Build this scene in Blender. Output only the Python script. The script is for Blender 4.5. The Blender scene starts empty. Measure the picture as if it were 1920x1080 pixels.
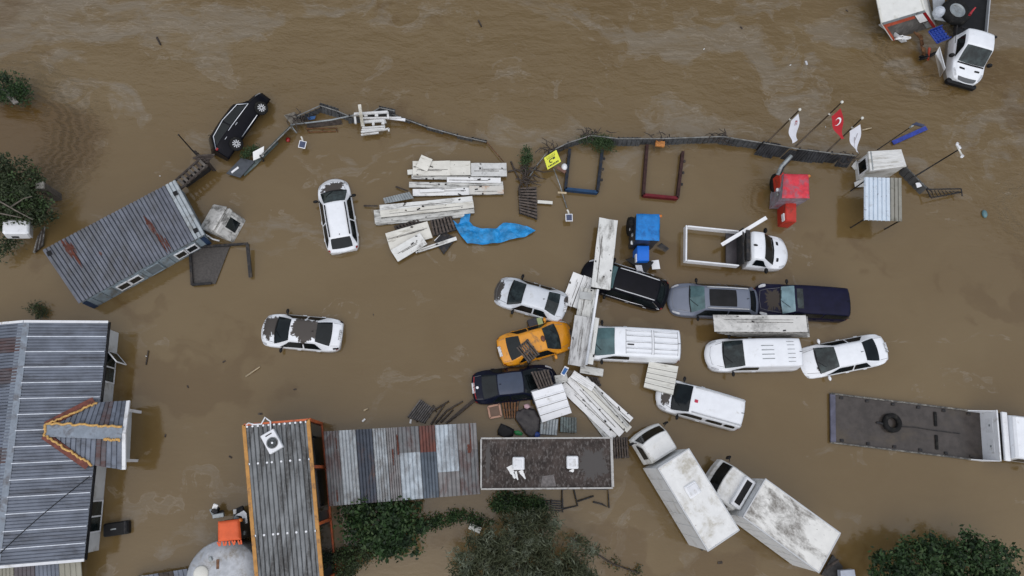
import bpy, bmesh, math, random
from mathutils import Vector, Matrix, noise
R = math.radians
random.seed(7)
SC = bpy.context.scene
COL = SC.collection

# ---------------------------------------------------------------- camera
FPX, NX, NY, HC = 1280.0, -100.0, 340.0, 36.0      # focal length in photo px, nadir offset, height over the water
_n = math.sqrt(FPX**2 + NX**2 + NY**2)
_zr = Vector((-NX/_n, NY/_n, FPX/_n))
_yr = Vector((0, FPX, -NY)).normalized()
_xr = _yr.cross(_zr).normalized()
CAMM = Matrix((_xr, _yr, _zr))
cam_d = bpy.data.cameras.new('camera')
cam_d.sensor_width = 36.0
cam_d.lens = FPX/1920*36
cam_d.clip_end = 3000
cam = bpy.data.objects.new('camera', cam_d)
COL.objects.link(cam)
cam.matrix_world = Matrix.Translation((0, 0, HC)) @ CAMM.to_4x4()
SC.camera = cam

# ---------------------------------------------------------------- sky, sun, exposure
wd = bpy.data.worlds.new('World')
SC.world = wd
wd.use_nodes = True
nt = wd.node_tree
nt.nodes.clear()
sky = nt.nodes.new('ShaderNodeTexSky')
sky.sky_type = 'NISHITA'
sky.sun_disc = False
sky.sun_elevation = R(68)
sky.sun_rotation = R(190)
sky.air_density = 1.0
sky.dust_density = 1.5
hs = nt.nodes.new('ShaderNodeHueSaturation')
hs.inputs['Saturation'].default_value = 0.55
bg = nt.nodes.new('ShaderNodeBackground')
bg.inputs['Strength'].default_value = 0.11
wo = nt.nodes.new('ShaderNodeOutputWorld')
nt.links.new(sky.outputs[0], hs.inputs['Color'])
nt.links.new(hs.outputs[0], bg.inputs['Color'])
nt.links.new(bg.outputs[0], wo.inputs['Surface'])
sl = bpy.data.lights.new('sun', 'SUN')
sl.energy = 1.5
sl.angle = R(120)
sl.color = (1, .97, .93)
sun = bpy.data.objects.new('sun', sl)
COL.objects.link(sun)
sun.rotation_euler = (R(22), 0, R(180-190))
sun.location = (0, 0, 60)
SC.view_settings.view_transform = 'Standard'
SC.view_settings.look = 'None'
SC.view_settings.gamma = 1
SC.view_settings.exposure = 0.17
SC.cycles.use_denoising = True
SC.cycles.max_bounces = 5

# ---------------------------------------------------------------- helpers
def P(px, py, z=0.0):
    """the place at height z (metres over the water) seen at a pixel of the 1920x1080 photograph"""
    d = CAMM @ Vector((px-960, 540-py, -FPX))
    t = (z-HC)/d.z
    return Vector((d.x*t, d.y*t, z))

def MPP(px, py, z=0.0):
    return (P(px+1, py, z)-P(px, py, z)).length

ROOTM = {}
def tag(o, label=None, cat=None, group=None, kind=None):
    if label: o['label'] = label
    if cat: o['category'] = cat
    if group: o['group'] = group
    if kind: o['kind'] = kind
    return o

def thing(name, label, cat, m, group=None):
    if not isinstance(m, Matrix): m = Matrix.Translation(m)
    o = bpy.data.objects.new(name, None)
    o.empty_display_size = .3
    COL.objects.link(o)
    o.matrix_world = m
    ROOTM[o] = m.copy()
    return tag(o, label, cat, group)

class MB:
    def __init__(s): s.v = []; s.f = []; s.sm = []
    def add(s, vs, fs, smooth=False):
        b = len(s.v)
        s.v += [Vector(v) for v in vs]
        s.f += [tuple(i+b for i in f) for f in fs]
        s.sm += [smooth]*len(fs)
        return s
    def hexa(s, a, b):
        """a: 4 lower points, b: 4 upper points, both counter-clockwise from above"""
        return s.add(list(a)+list(b), [(3,2,1,0),(4,5,6,7),(0,1,5,4),(1,2,6,5),(2,3,7,6),(3,0,4,7)])
    def box(s, c, d, rot=None):
        c = Vector(c); x, y, z = (k/2 for k in d)
        m = rot if rot else Matrix.Identity(3)
        q = [(-x,-y),(x,-y),(x,y),(-x,y)]
        return s.hexa([c+m@Vector((i,j,-z)) for i,j in q], [c+m@Vector((i,j,z)) for i,j in q])
    def cbox(s, c, d, b=.03, rot=None):
        """box with chamfered edges"""
        c = Vector(c); x, y, z = (k/2 for k in d); b = min(b, x*.9, y*.9, z*.9)
        m = rot if rot else Matrix.Identity(3)
        def ring(ix, iz, zz):
            X, Y = x-ix, y-ix
            return [(-X+b,-Y,zz),(X-b,-Y,zz),(X,-Y+b,zz),(X,Y-b,zz),(X-b,Y,zz),(-X+b,Y,zz),(-X,Y-b,zz),(-X,-Y+b,zz)]
        rs = [ring(b,0,-z), ring(0,0,-z+b), ring(0,0,z-b), ring(b,0,z)]
        vs = [c+m@Vector(p) for r in rs for p in r]
        fs = [tuple(range(7,-1,-1)), tuple(range(24,32))]
        for k in range(3):
            for i in range(8):
                j = (i+1) % 8
                fs.append((k*8+i, k*8+j, k*8+8+j, k*8+8+i))
        return s.add(vs, fs)
    def tube(s, pts, r, n=6, r1=None):
        pts = [Vector(p) for p in pts]; k = len(pts); vs = []; fs = []
        for i, p in enumerate(pts):
            t = (pts[min(i+1,k-1)]-pts[max(i-1,0)])
            t = t.normalized() if t.length > 1e-9 else Vector((0,0,1))
            a = t.cross(Vector((0,0,1)) if abs(t.z) < .9 else Vector((1,0,0))).normalized(); b = t.cross(a)
            rr = r if r1 is None else r+(r1-r)*i/(k-1)
            vs += [p+(a*math.cos(2*math.pi*j/n)+b*math.sin(2*math.pi*j/n))*rr for j in range(n)]
        for i in range(k-1):
            for j in range(n):
                fs.append((i*n+j, i*n+(j+1)%n, i*n+n+(j+1)%n, i*n+n+j))
        fs += [tuple(range(n)), tuple(range((k-1)*n+n-1, (k-1)*n-1, -1))]
        return s.add(vs, fs, n > 5)
    def bar(s, a, b, w, h, up=(0,0,1)):
        a = Vector(a); b = Vector(b); t = (b-a).normalized(); u = Vector(up)
        sd = t.cross(u).normalized(); u = sd.cross(t)
        o = [(-1,-1),(1,-1),(1,1),(-1,1)]
        A = [a+sd*(i*w/2)+u*(j*h/2) for i,j in o]; B = [b+sd*(i*w/2)+u*(j*h/2) for i,j in o]
        return s.add(A+B, [(3,2,1,0),(4,5,6,7),(0,1,5,4),(1,2,6,5),(2,3,7,6),(3,0,4,7)])
    def ell(s, c, r, n=10, m=6):
        c = Vector(c); vs = [c+Vector((0,0,r[2]))]; fs = []
        for i in range(1, m):
            p = math.pi*i/m
            for j in range(n):
                t = 2*math.pi*j/n
                vs.append(c+Vector((r[0]*math.sin(p)*math.cos(t), r[1]*math.sin(p)*math.sin(t), r[2]*math.cos(p))))
        vs.append(c-Vector((0,0,r[2])))
        for j in range(n):
            fs.append((0, 1+j, 1+(j+1)%n))
            for i in range(m-2):
                fs.append((1+i*n+j, 1+i*n+n+j, 1+i*n+n+(j+1)%n, 1+i*n+(j+1)%n))
            fs.append((1+(m-2)*n+j, len(vs)-1, 1+(m-2)*n+(j+1)%n))
        return s.add(vs, fs, True)
    def lathe(s, c, prof, n=32, axis=None, smooth=True, caps=True):
        """prof: (radius, height) pairs turned about the z axis (or the matrix axis)"""
        c = Vector(c); m = axis if axis else Matrix.Identity(3); vs = []; fs = []; k = len(prof)
        for r, z in prof:
            vs += [c+m@Vector((r*math.cos(2*math.pi*j/n), r*math.sin(2*math.pi*j/n), z)) for j in range(n)]
        for i in range(k-1):
            for j in range(n):
                fs.append((i*n+j, i*n+(j+1)%n, i*n+n+(j+1)%n, i*n+n+j))
        s.add(vs, fs, smooth)
        if not caps: return s
        b = len(s.v)-k*n
        s.f += [tuple(b+j for j in range(n-1,-1,-1)), tuple(b+(k-1)*n+j for j in range(n))]; s.sm += [False, False]
        return s
    def plate(s, quad, t):
        """a slab whose top is the (ccw) polygon, t thick downwards along its normal"""
        q = [Vector(p) for p in quad]; n = len(q)
        nm = (q[1]-q[0]).cross(q[-1]-q[0]).normalized()
        if nm.z < 0: q.reverse(); nm = -nm
        vs = [p-nm*t for p in q]+q
        fs = [tuple(range(n-1,-1,-1)), tuple(range(n,2*n))]+[(i,(i+1)%n,n+(i+1)%n,n+i) for i in range(n)]
        return s.add(vs, fs)
    def grid(s, fn, nu, nv, smooth=True):
        vs = [fn(i/nu, j/nv) for i in range(nu+1) for j in range(nv+1)]
        fs = [(i*(nv+1)+j, (i+1)*(nv+1)+j, (i+1)*(nv+1)+j+1, i*(nv+1)+j+1) for i in range(nu) for j in range(nv)]
        return s.add(vs, fs, smooth)
    def corr(s, A, B, C, D, n, amp=.07, t=.012, prof=None):
        """profiled metal sheet: ribs run A->D, n of them from A to B"""
        A, B, C, D = map(Vector, (A, B, C, D))
        nm = (B-A).cross(D-A).normalized()
        if nm.z < -.05: nm = -nm
        prof = prof or ((0,0),(.10,0),(.16,.8),(.30,1),(.8,1),(.94,.8))
        us = [((i+u)/n, h) for i in range(n) for u, h in prof]+[(1, 0)]
        k = len(us); vs = []
        for lay in (0, 1):
            for u, h in us:
                o = nm*(h*amp-lay*t)
                vs += [A.lerp(B,u)+o, D.lerp(C,u)+o]
        fs = []
        for i in range(k-1):
            fs.append((2*i, 2*i+2, 2*i+3, 2*i+1))
            b = 2*k
            fs.append((b+2*i+1, b+2*i+3, b+2*i+2, b+2*i))
            fs.append((2*i, b+2*i, b+2*i+2, 2*i+2)); fs.append((2*i+1, 2*i+3, b+2*i+3, b+2*i+1))
        fs += [(0,1,2*k+1,2*k), (2*k-2,4*k-2,4*k-1,2*k-1)]
        return s.add(vs, fs)
    def build(s, name, mat, parent=None, world=False, label=None, cat=None, group=None, kind=None):
        vs = s.v
        loc = Vector((0,0,0))
        if parent is None:
            loc = Vector((sum(v.x for v in vs)/len(vs), sum(v.y for v in vs)/len(vs), min(v.z for v in vs)))
            vs = [v-loc for v in vs]
        elif world:
            mi = ROOTM[parent].inverted()
            vs = [mi@v for v in vs]
        me = bpy.data.meshes.new(name)
        me.from_pydata([tuple(v) for v in vs], [], s.f)
        me.polygons.foreach_set('use_smooth', s.sm)
        me.materials.append(mat)
        me.update()
        o = bpy.data.objects.new(name, me)
        COL.objects.link(o)
        o.location = loc
        if parent:
            o.parent = parent
            ROOTM[o] = ROOTM[parent]
        return tag(o, label, cat, group, kind)

def bil(q, u, v):
    A, B, C, D = q
    return A.lerp(B, u).lerp(D.lerp(C, u), v)
def sub(q, u0, u1, v0, v1, dz=0):
    o = Vector((0,0,dz))
    return [bil(q,u0,v0)+o, bil(q,u1,v0)+o, bil(q,u1,v1)+o, bil(q,u0,v1)+o]
def quadP(pts, z):
    return [P(x, y, z if not isinstance(z, (list,tuple)) else z[i]) for i, (x, y) in enumerate(pts)]
def frame(a, b, z):
    """matrix with x axis along a->b, on the water"""
    a = Vector(a); b = Vector(b); h = math.atan2(b.y-a.y, b.x-a.x)
    c = (a+b)/2
    return Matrix.Translation((c.x, c.y, z)) @ Matrix.Rotation(h, 4, 'Z')

# ---------------------------------------------------------------- materials
MC = {}
def lin(r, g, b):
    f = lambda c: (c/255/12.92) if c/255 <= .04045 else ((c/255+.055)/1.055)**2.4
    return (f(r), f(g), f(b))
class NT:
    def __init__(s, name):
        s.m = bpy.data.materials.new(name); s.m.use_nodes = True
        s.t = s.m.node_tree; s.t.nodes.clear()
        s.out = s.n('ShaderNodeOutputMaterial'); s.b = s.n('ShaderNodeBsdfPrincipled')
        s.l(s.b.outputs[0], s.out.inputs['Surface'])
    def n(s, t, **k):
        x = s.t.nodes.new(t)
        for a, v in k.items(): setattr(x, a, v)
        return x
    def l(s, a, b): s.t.links.new(a, b)
    def put(s, sock, v):
        if isinstance(v, bpy.types.NodeSocket): s.l(v, sock)
        elif isinstance(v, (tuple, list)) and len(v) == 3 and sock.type == 'RGBA': sock.default_value = (*v, 1)
        else: sock.default_value = v
    def math(s, op, a, b=None, c=None, clamp=False):
        x = s.n('ShaderNodeMath', operation=op, use_clamp=clamp)
        for i, v in enumerate((a, b, c)):
            if v is not None: s.put(x.inputs[i], v)
        return x.outputs[0]
    def mix(s, f, a, b):
        x = s.n('ShaderNodeMix', data_type='RGBA')
        s.put(x.inputs[0], f); s.put(x.inputs[6], a); s.put(x.inputs[7], b)
        return x.outputs[2]
    def coord(s, rnd=True, scale=(1,1,1), rot=(0,0,0)):
        tc = s.n('ShaderNodeTexCoord'); v = tc.outputs['Object']
        if rnd:
            oi = s.n('ShaderNodeObjectInfo')
            k = s.math('MULTIPLY', oi.outputs['Random'], 50.0)
            a = s.n('ShaderNodeVectorMath', operation='ADD')
            s.l(v, a.inputs[0]); s.l(k, a.inputs[1]); v = a.outputs[0]
        if scale != (1,1,1) or rot != (0,0,0):
            mp = s.n('ShaderNodeMapping'); mp.inputs['Scale'].default_value = scale; mp.inputs['Rotation'].default_value = rot
            s.l(v, mp.inputs[0]); v = mp.outputs[0]
        return v
    def noise(s, v, sc, det=4, rough=.55, dist=0):
        x = s.n('ShaderNodeTexNoise')
        s.l(v, x.inputs['Vector']); x.inputs['Scale'].default_value = sc; x.inputs['Detail'].default_value = det
        x.inputs['Roughness'].default_value = rough; x.inputs['Distortion'].default_value = dist
        return x.outputs[0]
    def ss(s, v, a, b, lo=0., hi=1.):
        x = s.n('ShaderNodeMapRange', interpolation_type='SMOOTHSTEP')
        s.put(x.inputs[0], v)
        for i, k in enumerate((a, b, lo, hi)): s.put(x.inputs[i+1], k)
        return x.outputs[0]
    def bump(s, h, st, d=.02):
        x = s.n('ShaderNodeBump'); x.inputs['Strength'].default_value = st; x.inputs['Distance'].default_value = d
        s.l(h, x.inputs['Height']); s.l(x.outputs[0], s.b.inputs['Normal'])

def mat(name, col, rough=.6, metal=0., var=.12, vs=2.5, dirt=None, da=.45, ds=1.5, dsc=(1,1,1), spots=None, spec=.5, bump=0., bsc=20., muds=None, mudc=(.075,.058,.042), coat=0., mudn=9., tide=None):
    """painted or weathered surface: grain, blotchy dirt, and mud lying in given ellipses (cx, cy, rx, ry)"""
    if name in MC: return MC[name]
    N = NT(name); v = N.coord()
    nz = N.noise(v, vs, 5, .6)
    c = N.mix(N.ss(nz, .3, .7), tuple(x*(1-var) for x in col), tuple(min(1, x*(1+var*.7)) for x in col))
    if dirt:
        dn = N.noise(N.coord(True, dsc), ds, 7, .68, .4)
        m = N.ss(dn, .62-da*.35, .80-da*.30)
        fine = N.noise(v, ds*9, 4, .7)
        m = N.math('MULTIPLY', m, N.ss(fine, .25, .6, .45, 1.))
        c = N.mix(m, c, dirt)
    if spots:
        sn = N.noise(v, 7., 3, .5)
        c = N.mix(N.ss(sn, .68, .73), c, spots)
    if muds:
        ov = N.coord(False)
        sp = N.n('ShaderNodeSeparateXYZ'); N.l(ov, sp.inputs[0])
        tot = None
        for (cx, cy, rx, ry) in muds:
            dx = N.math('DIVIDE', N.math('SUBTRACT', sp.outputs[0], cx), rx); dy = N.math('DIVIDE', N.math('SUBTRACT', sp.outputs[1], cy), ry)
            d = N.math('POWER', N.math('ADD', N.math('POWER', N.math('ABSOLUTE', dx), 2.6), N.math('POWER', N.math('ABSOLUTE', dy), 2.6)), .385)
            cv = N.n('ShaderNodeCombineXYZ'); N.l(N.math('MULTIPLY', N.math('ARCTAN2', dy, dx), mudn), cv.inputs[0]); N.l(N.math('MULTIPLY', d, 1.3), cv.inputs[1]); cv.inputs[2].default_value = cx*7
            st = N.noise(cv.outputs[0], .6, 5, .65)
            blot = N.noise(ov, 5., 4, .6)
            e = N.math('ADD', N.math('MULTIPLY', N.math('SUBTRACT', st, .5), 2.0), N.math('MULTIPLY', N.math('SUBTRACT', blot, .5), .7))
            k = N.ss(N.math('SUBTRACT', N.math('ADD', e, .95), d), -.02, .10)
            tot = k if tot is None else N.math('MAXIMUM', tot, k)
        c = N.mix(tot, c, mudc)
        N.l(N.math('MULTIPLY_ADD', tot, .75-rough, rough), N.b.inputs['Roughness'])
    else:
        N.b.inputs['Roughness'].default_value = rough
    if tide is not None:      # silt line left by the flood
        tz = N.n('ShaderNodeSeparateXYZ'); N.l(N.coord(False), tz.inputs[0])
        lim = N.math('ADD', tz.outputs[2], N.math('MULTIPLY', N.noise(v, 4., 4, .6), -.12))
        c = N.mix(N.ss(lim, tide+.06, tide-.04, 0., .85), c, (.17,.135,.09))
    N.l(c, N.b.inputs['Base Color'])
    N.b.inputs['Metallic'].default_value = metal
    N.b.inputs['Specular IOR Level'].default_value = spec
    N.b.inputs['Coat Weight'].default_value = coat
    if bump:
        N.bump(N.noise(v, bsc, 4, .6), bump)
    MC[name] = N.m
    return N.m

def leafmat(name, c0, c1, c2=None):
    if name in MC: return MC[name]
    N = NT(name); g = N.n('ShaderNodeNewGeometry')
    c = N.mix(g.outputs['Random Per Island'], c0, c1)
    nz = N.noise(N.coord(), 1.4, 3)
    if c2: c = N.mix(N.ss(nz, .5, .68), c, c2)
    N.l(c, N.b.inputs['Base Color']); N.b.inputs['Roughness'].default_value = .55
    N.b.inputs['Specular IOR Level'].default_value = .35
    tr = N.n('ShaderNodeBsdfTranslucent'); N.l(c, tr.inputs[0])
    ms = N.n('ShaderNodeMixShader'); ms.inputs[0].default_value = .2
    N.l(N.b.outputs[0], ms.inputs[1]); N.l(tr.outputs[0], ms.inputs[2]); N.l(ms.outputs[0], N.out.inputs['Surface'])
    MC[name] = N.m
    return N.m

W_PANEL = mat('panel white', (.80,.80,.79), .5, var=.04, dirt=(.10,.095,.085), da=.20, ds=2.4, dsc=(.5,2.2,1), spots=(.22,.21,.20))
W_PANEL3 = mat('panel smudged', (.72,.72,.69), .55, var=.08, dirt=(.16,.15,.13), da=.36, ds=1.1, dsc=(.7,1.6,1), spots=(.35,.33,.30))
W_PANEL4 = mat('panel yellowed', (.70,.68,.61), .55, var=.10, vs=1.2, dirt=(.26,.23,.17), da=.30, ds=2.0, dsc=(.4,2,1), spots=(.12,.11,.10))
W_PANEL2 = mat('panel grimy', (.58,.58,.55), .6, var=.12, dirt=(.09,.085,.075), da=.42, ds=3., dsc=(.4,2.5,1), spots=(.10,.095,.09))
W_CREAM = mat('panel cream', (.68,.67,.61), .5, var=.04, dirt=(.34,.32,.26), da=.22, ds=1.5, dsc=(.5,2,1))
W_EDGE = mat('panel edge', (.30,.29,.27), .7, var=.3, vs=5, dirt=(.05,.045,.04), da=.6, ds=4, spec=.25)
WOODD = mat('wet dark wood', (.062,.05,.043), .75, var=.4, vs=5, dirt=(.13,.115,.10), da=.25, ds=3, bump=.4, spec=.2)
WOODB = mat('brown wood', (.16,.078,.036), .75, var=.35, vs=5, dirt=(.05,.035,.025), da=.4, ds=4, spec=.2)
WOODP = mat('pale wood', (.50,.40,.26), .7, var=.2)
STEELD = mat('dark steel', (.026,.026,.028), .55, .0, var=.4, vs=6, dirt=(.07,.055,.042), da=.4, ds=3, spec=.25)
STEELG = mat('galvanised steel', (.30,.33,.34), .45, .4, var=.2, vs=4, dirt=(.12,.10,.08), da=.35, ds=2)
WHITEM = mat('white metal', (.80,.81,.83), .4, var=.04, dirt=(.40,.38,.34), da=.18, ds=2)
BLACKP = mat('black plastic', (.010,.010,.011), .5, var=.3, spec=.22)
RUBBER = mat('tyre rubber', (.012,.012,.012), .8, var=.3, dirt=(.05,.045,.035), da=.3, ds=5, spec=.2)
GLASSD = mat('dark glass', (.007,.010,.011), .05, var=.4, vs=1.5, spec=.32)
GLASST = mat('teal sky reflection glass', (.075,.135,.14), .06, var=.35, vs=1.3, spec=.4)  # sky reflection put into the base colour
GLASSM = mat('grey reflection glass', (.028,.040,.040), .05, var=.75, vs=2.2, spec=.4, dirt=(.008,.012,.012), da=.6, ds=1.6)  # uneven reflection put into the colour as light and dark noise
CHROME = mat('chrome', (.75,.76,.78), .2, .9, var=.05)
SILVER = mat('silver rail', (.52,.53,.54), .35, .3, var=.05)
LAMPG = mat('lamp glass', (.50,.51,.53), .12, var=.2, vs=12)
LAMPR = mat('red lamp', (.28,.010,.012), .2, var=.3, vs=8)
PLATE = mat('number plate', (.66,.67,.68), .4, var=.05, dirt=(.05,.05,.055), da=.55, ds=14)
RUSTC = (.16,.05,.03)
# ---------------------------------------------------------------- the flood water
def water_material():
    N = NT('muddy flood water')
    tc = N.n('ShaderNodeTexCoord'); v = tc.outputs['Object']
    sp = N.n('ShaderNodeSeparateXYZ'); N.l(v, sp.inputs[0])
    X, Y = sp.outputs[0], sp.outputs[1]
    def mapped(scale, rz=0., loc=(0,0,0)):
        m = N.n('ShaderNodeMapping'); m.inputs['Scale'].default_value = scale
        m.inputs['Rotation'].default_value = (0,0,rz); m.inputs['Location'].default_value = loc
        N.l(v, m.inputs[0]); return m.outputs[0]
    def warp(src, sc, amt):
        x = N.n('ShaderNodeTexNoise'); N.l(v, x.inputs['Vector']); x.inputs['Scale'].default_value = sc; x.inputs['Detail'].default_value = 3
        a = N.n('ShaderNodeVectorMath', operation='SUBTRACT'); N.l(x.outputs[1], a.inputs[0]); a.inputs[1].default_value = (.5,.5,.5)
        b = N.n('ShaderNodeVectorMath', operation='SCALE'); N.l(a.outputs[0], b.inputs[0]); b.inputs['Scale'].default_value = amt
        c = N.n('ShaderNodeVectorMath', operation='ADD'); N.l(src, c.inputs[0]); N.l(b.outputs[0], c.inputs[1])
        return c.outputs[0]
    north = N.ss(Y, 14., 23.)                       # the open, running stream beyond the fences
    # broad tone
    tone = N.noise(warp(mapped((.045,.10,.1), R(12)), .12, 1.2), 1.0, 4, .55)
    col = N.mix(N.ss(tone, .32, .68), lin(101,82,50), lin(109,91,60))
    # pale silt film drawn out along the stream, torn into filaments
    fine = N.noise(warp(mapped((.28,1.3,1), R(-17)), .22, 3.2), 1.0, 9, .68)
    film = N.noise(warp(mapped((.07,.22,.1), R(-17), (3.1,1.7,0)), .15, 2.3), 1.0, 7, .6, .7)
    f2 = N.math('ADD', film, N.math('MULTIPLY', N.math('SUBTRACT', fine, .5), .16))
    thr = N.math('MULTIPLY_ADD', north, -.075, .585)
    d_ = N.math('SUBTRACT', f2, thr)
    fm = N.math('MULTIPLY', N.ss(d_, -.02, .10), N.ss(fine, .25, .65, .4, 1.))
    col = N.mix(N.math('MULTIPLY', fm, .85), col, lin(117,106,89))
    # scum lines where the film ends, and thin foam threads inside it
    rim = N.math('MULTIPLY', N.ss(N.math('ABSOLUTE', N.math('SUBTRACT', d_, .012)), .014, 0.), N.ss(fine, .42, .62))
    th = N.noise(warp(mapped((.22,1.2,1), R(-15)), .22, 2.0), 1.0, 6, .6)
    ridge = N.math('ABSOLUTE', N.math('SUBTRACT', th, .5))
    tm = N.math('MULTIPLY', N.ss(ridge, .02, 0.), N.ss(d_, -.04, .05))
    lines = N.math('MAXIMUM', N.math('MULTIPLY', rim, .4), N.math('MULTIPLY', tm, N.math('MULTIPLY_ADD', north, .40, .15)))
    col = N.mix(lines, col, lin(136,124,106))
    # deeper silty brown blotches
    bl = N.noise(warp(mapped((.06,.13,1), R(15), (8,2,0)), .3, .9), 1.0, 5, .5)
    bm = N.ss(bl, .585, .64)
    # the turbid upwelling at the left bank
    dx = N.math('DIVIDE', N.math('SUBTRACT', X, P(50,270).x), 4.2); dy = N.math('DIVIDE', N.math('SUBTRACT', Y, P(50,270).y), 3.0)
    rr = N.math('SQRT', N.math('ADD', N.math('MULTIPLY', dx, dx), N.math('MULTIPLY', dy, dy)))
    rr = N.math('ADD', rr, N.math('MULTIPLY', N.math('SUBTRACT', fine, .5), .8))
    bm = N.math('MAXIMUM', N.math('MULTIPLY', bm, .55), N.ss(rr, 1.15, .75))
    col = N.mix(bm, col, lin(88,67,34))
    # specks
    N.l(col, N.b.inputs['Base Color'])
    N.b.inputs['Specular IOR Level'].default_value = .95
    N.b.inputs['IOR'].default_value = 1.33
    N.l(N.math('MULTIPLY_ADD', fm, .12, .05), N.b.inputs['Roughness'])
    # ripples
    r1 = N.noise(warp(mapped((1.1,2.6,1), R(-12)), .6, 1.4), 1.0, 6, .6)
    r2 = N.noise(mapped((5,9,1), R(10)), 1.0, 3, .55)
    big = N.noise(warp(mapped((.35,.8,1), R(-15)), .3, 1.5), 1.0, 4, .55)
    h = N.math('ADD', N.math('MULTIPLY', r1, N.math('MULTIPLY_ADD', north, .24, .08)), N.math('MULTIPLY', r2, N.math('MULTIPLY_ADD', north, .05, .03)))
    h = N.math('ADD', h, N.math('MULTIPLY', big, N.math('MULTIPLY_ADD', north, .6, .15)))
    # standing ripples shed by obstacles: centre px, phase direction, radius
    for (px, py, rad, frq, amp) in ((10,262,6.4,7.,.65),(1722,92,4.6,8.,.4),(1435,375,1.8,12.,.15),(1930,395,3.,8.,.25)):
        c = P(px, py)
        ex = N.math('SUBTRACT', X, c.x); ey = N.math('SUBTRACT', Y, c.y)
        d = N.math('SQRT', N.math('ADD', N.math('MULTIPLY', ex, ex), N.math('MULTIPLY', ey, ey)))
        dd = N.math('ADD', d, N.math('MULTIPLY', fine, 2.2))
        wv = N.math('MULTIPLY', N.math('SINE', N.math('MULTIPLY', dd, frq)), N.math('MULTIPLY', N.ss(d, rad, rad*.35), N.ss(d, .2*rad, .55*rad)))
        h = N.math('ADD', h, N.math('MULTIPLY', wv, amp*.7))
    N.bump(h, .9, .13)
    return N.m
wm = MB()
wm.add([(-900,-900,0),(900,-900,0),(900,900,0),(-900,900,0)], [(0,1,2,3)])
wobj = wm.build('flood_water', water_material())
wobj.location = (0,0,0)
tag(wobj, 'muddy brown flood water covering the whole ground', None, None, 'structure')
del wobj['label']

# ---------------------------------------------------------------- house with the porch gable
ROOFG = mat('house roof sheet', (.145,.165,.205), .5, .25, var=.22, vs=1.2, dirt=(.07,.075,.09), da=.4, ds=.8, dsc=(.4,2,1))
ROOFC = mat('ridge capping', (.24,.28,.33), .5, .3, var=.2, vs=2, dirt=(.12,.12,.13), da=.5, ds=2)
ROOFW = mat('white batten', (.66,.70,.76), .5, var=.15, vs=4)
ROOFR = mat('rusty flashing', (.17,.05,.035), .75, var=.3, vs=5, dirt=(.08,.03,.02), da=.4, ds=4)
FOAM = mat('yellow foam', (.60,.36,.12), .85, var=.3, vs=9, bump=.5)
WALLW = mat('white render', (.60,.61,.61), .7, var=.06, dirt=(.33,.32,.28), da=.35, ds=1.2)
FASC = mat('white fascia', (.74,.75,.77), .5, var=.05, dirt=(.4,.38,.34), da=.3, ds=2)
ZE, ZR = 1.55, 2.3
eT, eB = P(203,604,ZE), P(158,1050,ZE)
rT, rB = P(45,603,ZR), P(-12,1064,ZR)
off = (rT-eT); lT, lB = rT+Vector((off.x, off.y, ZE-ZR)), rB+Vector((rB.x-eB.x, rB.y-eB.y, ZE-ZR))
house = thing('house', 'long house with blue-grey ribbed metal roof and rust-edged porch gable', 'house', Vector((eT.x-2, (eT.y+eB.y)/2, 0)))
NSH = 15
qr = [rT, rB, eB, eT]       # u along ridge, v down the slope
for i in range(NSH):
    a = sub(qr, i/NSH, (i+1)/NSH, 0, 1)
    MB().corr(a[0], a[1], a[2], a[3], 5, .042, .02).build('roof_sheet', ROOFG, house, True)
    if i: MB().bar(bil(qr, i/NSH, .06)+Vector((0,0,.05)), bil(qr, i/NSH, .995)+Vector((0,0,.05)), .04, .04).build('roof_batten', ROOFW, house, True)
ql = [rB, rT, lT, lB]
RUSTS = mat('rusty house sheet', (.11,.10,.11), .6, .2, var=.25, vs=1.5, dirt=(.085,.04,.035), da=.5, ds=.8, dsc=(.3,2,1))
for i in range(NSH):
    a = sub(ql, i/NSH, (i+1)/NSH, 0, 1)
    MB().corr(a[0], a[1], a[2], a[3], 5, .06, .02).build('roof_sheet', RUSTS if i in (6,11,13) else ROOFG, house, True)
cap = MB()
def capf(u, v):
    p = rT.lerp(rB, u); s = (v-.5)*2
    q = qr if s > 0 else [rT, rB, lB, lT]
    e = (eT.lerp(eB,u) if s > 0 else lT.lerp(lB,u))
    return p.lerp(e, abs(s)*.075)+Vector((0,0,.06))
cap.grid(capf, 12, 4, False); cap.build('ridge_cap', ROOFC, house, True)
for a, b in ((eT, rT), (rT, lT), (eB, rB), (rB, lB)):
    MB().bar(a+Vector((0,0,-.02)), b+Vector((0,0,-.02)), .12, .16).build('fascia', FASC, house, True)
MB().tube([eT+Vector((.04,0,-.06)), eB+Vector((.04,0,-.06))], .06, 8).build('gutter', BLACKP, house, True)
# wall under the right eave (inset), ends under the gables
ins = Vector((-.16,0,0))
wT, wB = eT+ins+Vector((-.02,-.25,0)), eB+ins+Vector((0,.25,0))
w4 = [Vector((lT.x+.4,lT.y-.3,0)), Vector((lB.x+.4,lB.y+.3,0)), wB, wT]
MB().hexa([Vector((p.x,p.y,-1.3)) for p in w4], [Vector((p.x,p.y,ZE-.1)) for p in w4]).build('wall', WALLW, house, True)
for g0, g1, g2 in ((wT, rT, w4[0]), (wB, rB, w4[1])):
    pr = [Vector((g0.x,g0.y,ZE-.1)), Vector((g1.x,g0.y,ZR-.15)), Vector((g2.x,g2.y,ZE-.1))]
    d = Vector((0,.06 if g0.y < 0 else -.06,0))
    MB().add(pr+[p+d for p in pr], [(0,1,2),(5,4,3),(0,3,4,1),(1,4,5,2),(2,5,3,0)]).build('gable_wall', WALLW, house, True)
wdir = (wB-wT).normalized(); wn = Vector((-wdir.y, wdir.x, 0))
if wn.x < 0: wn = -wn
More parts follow.
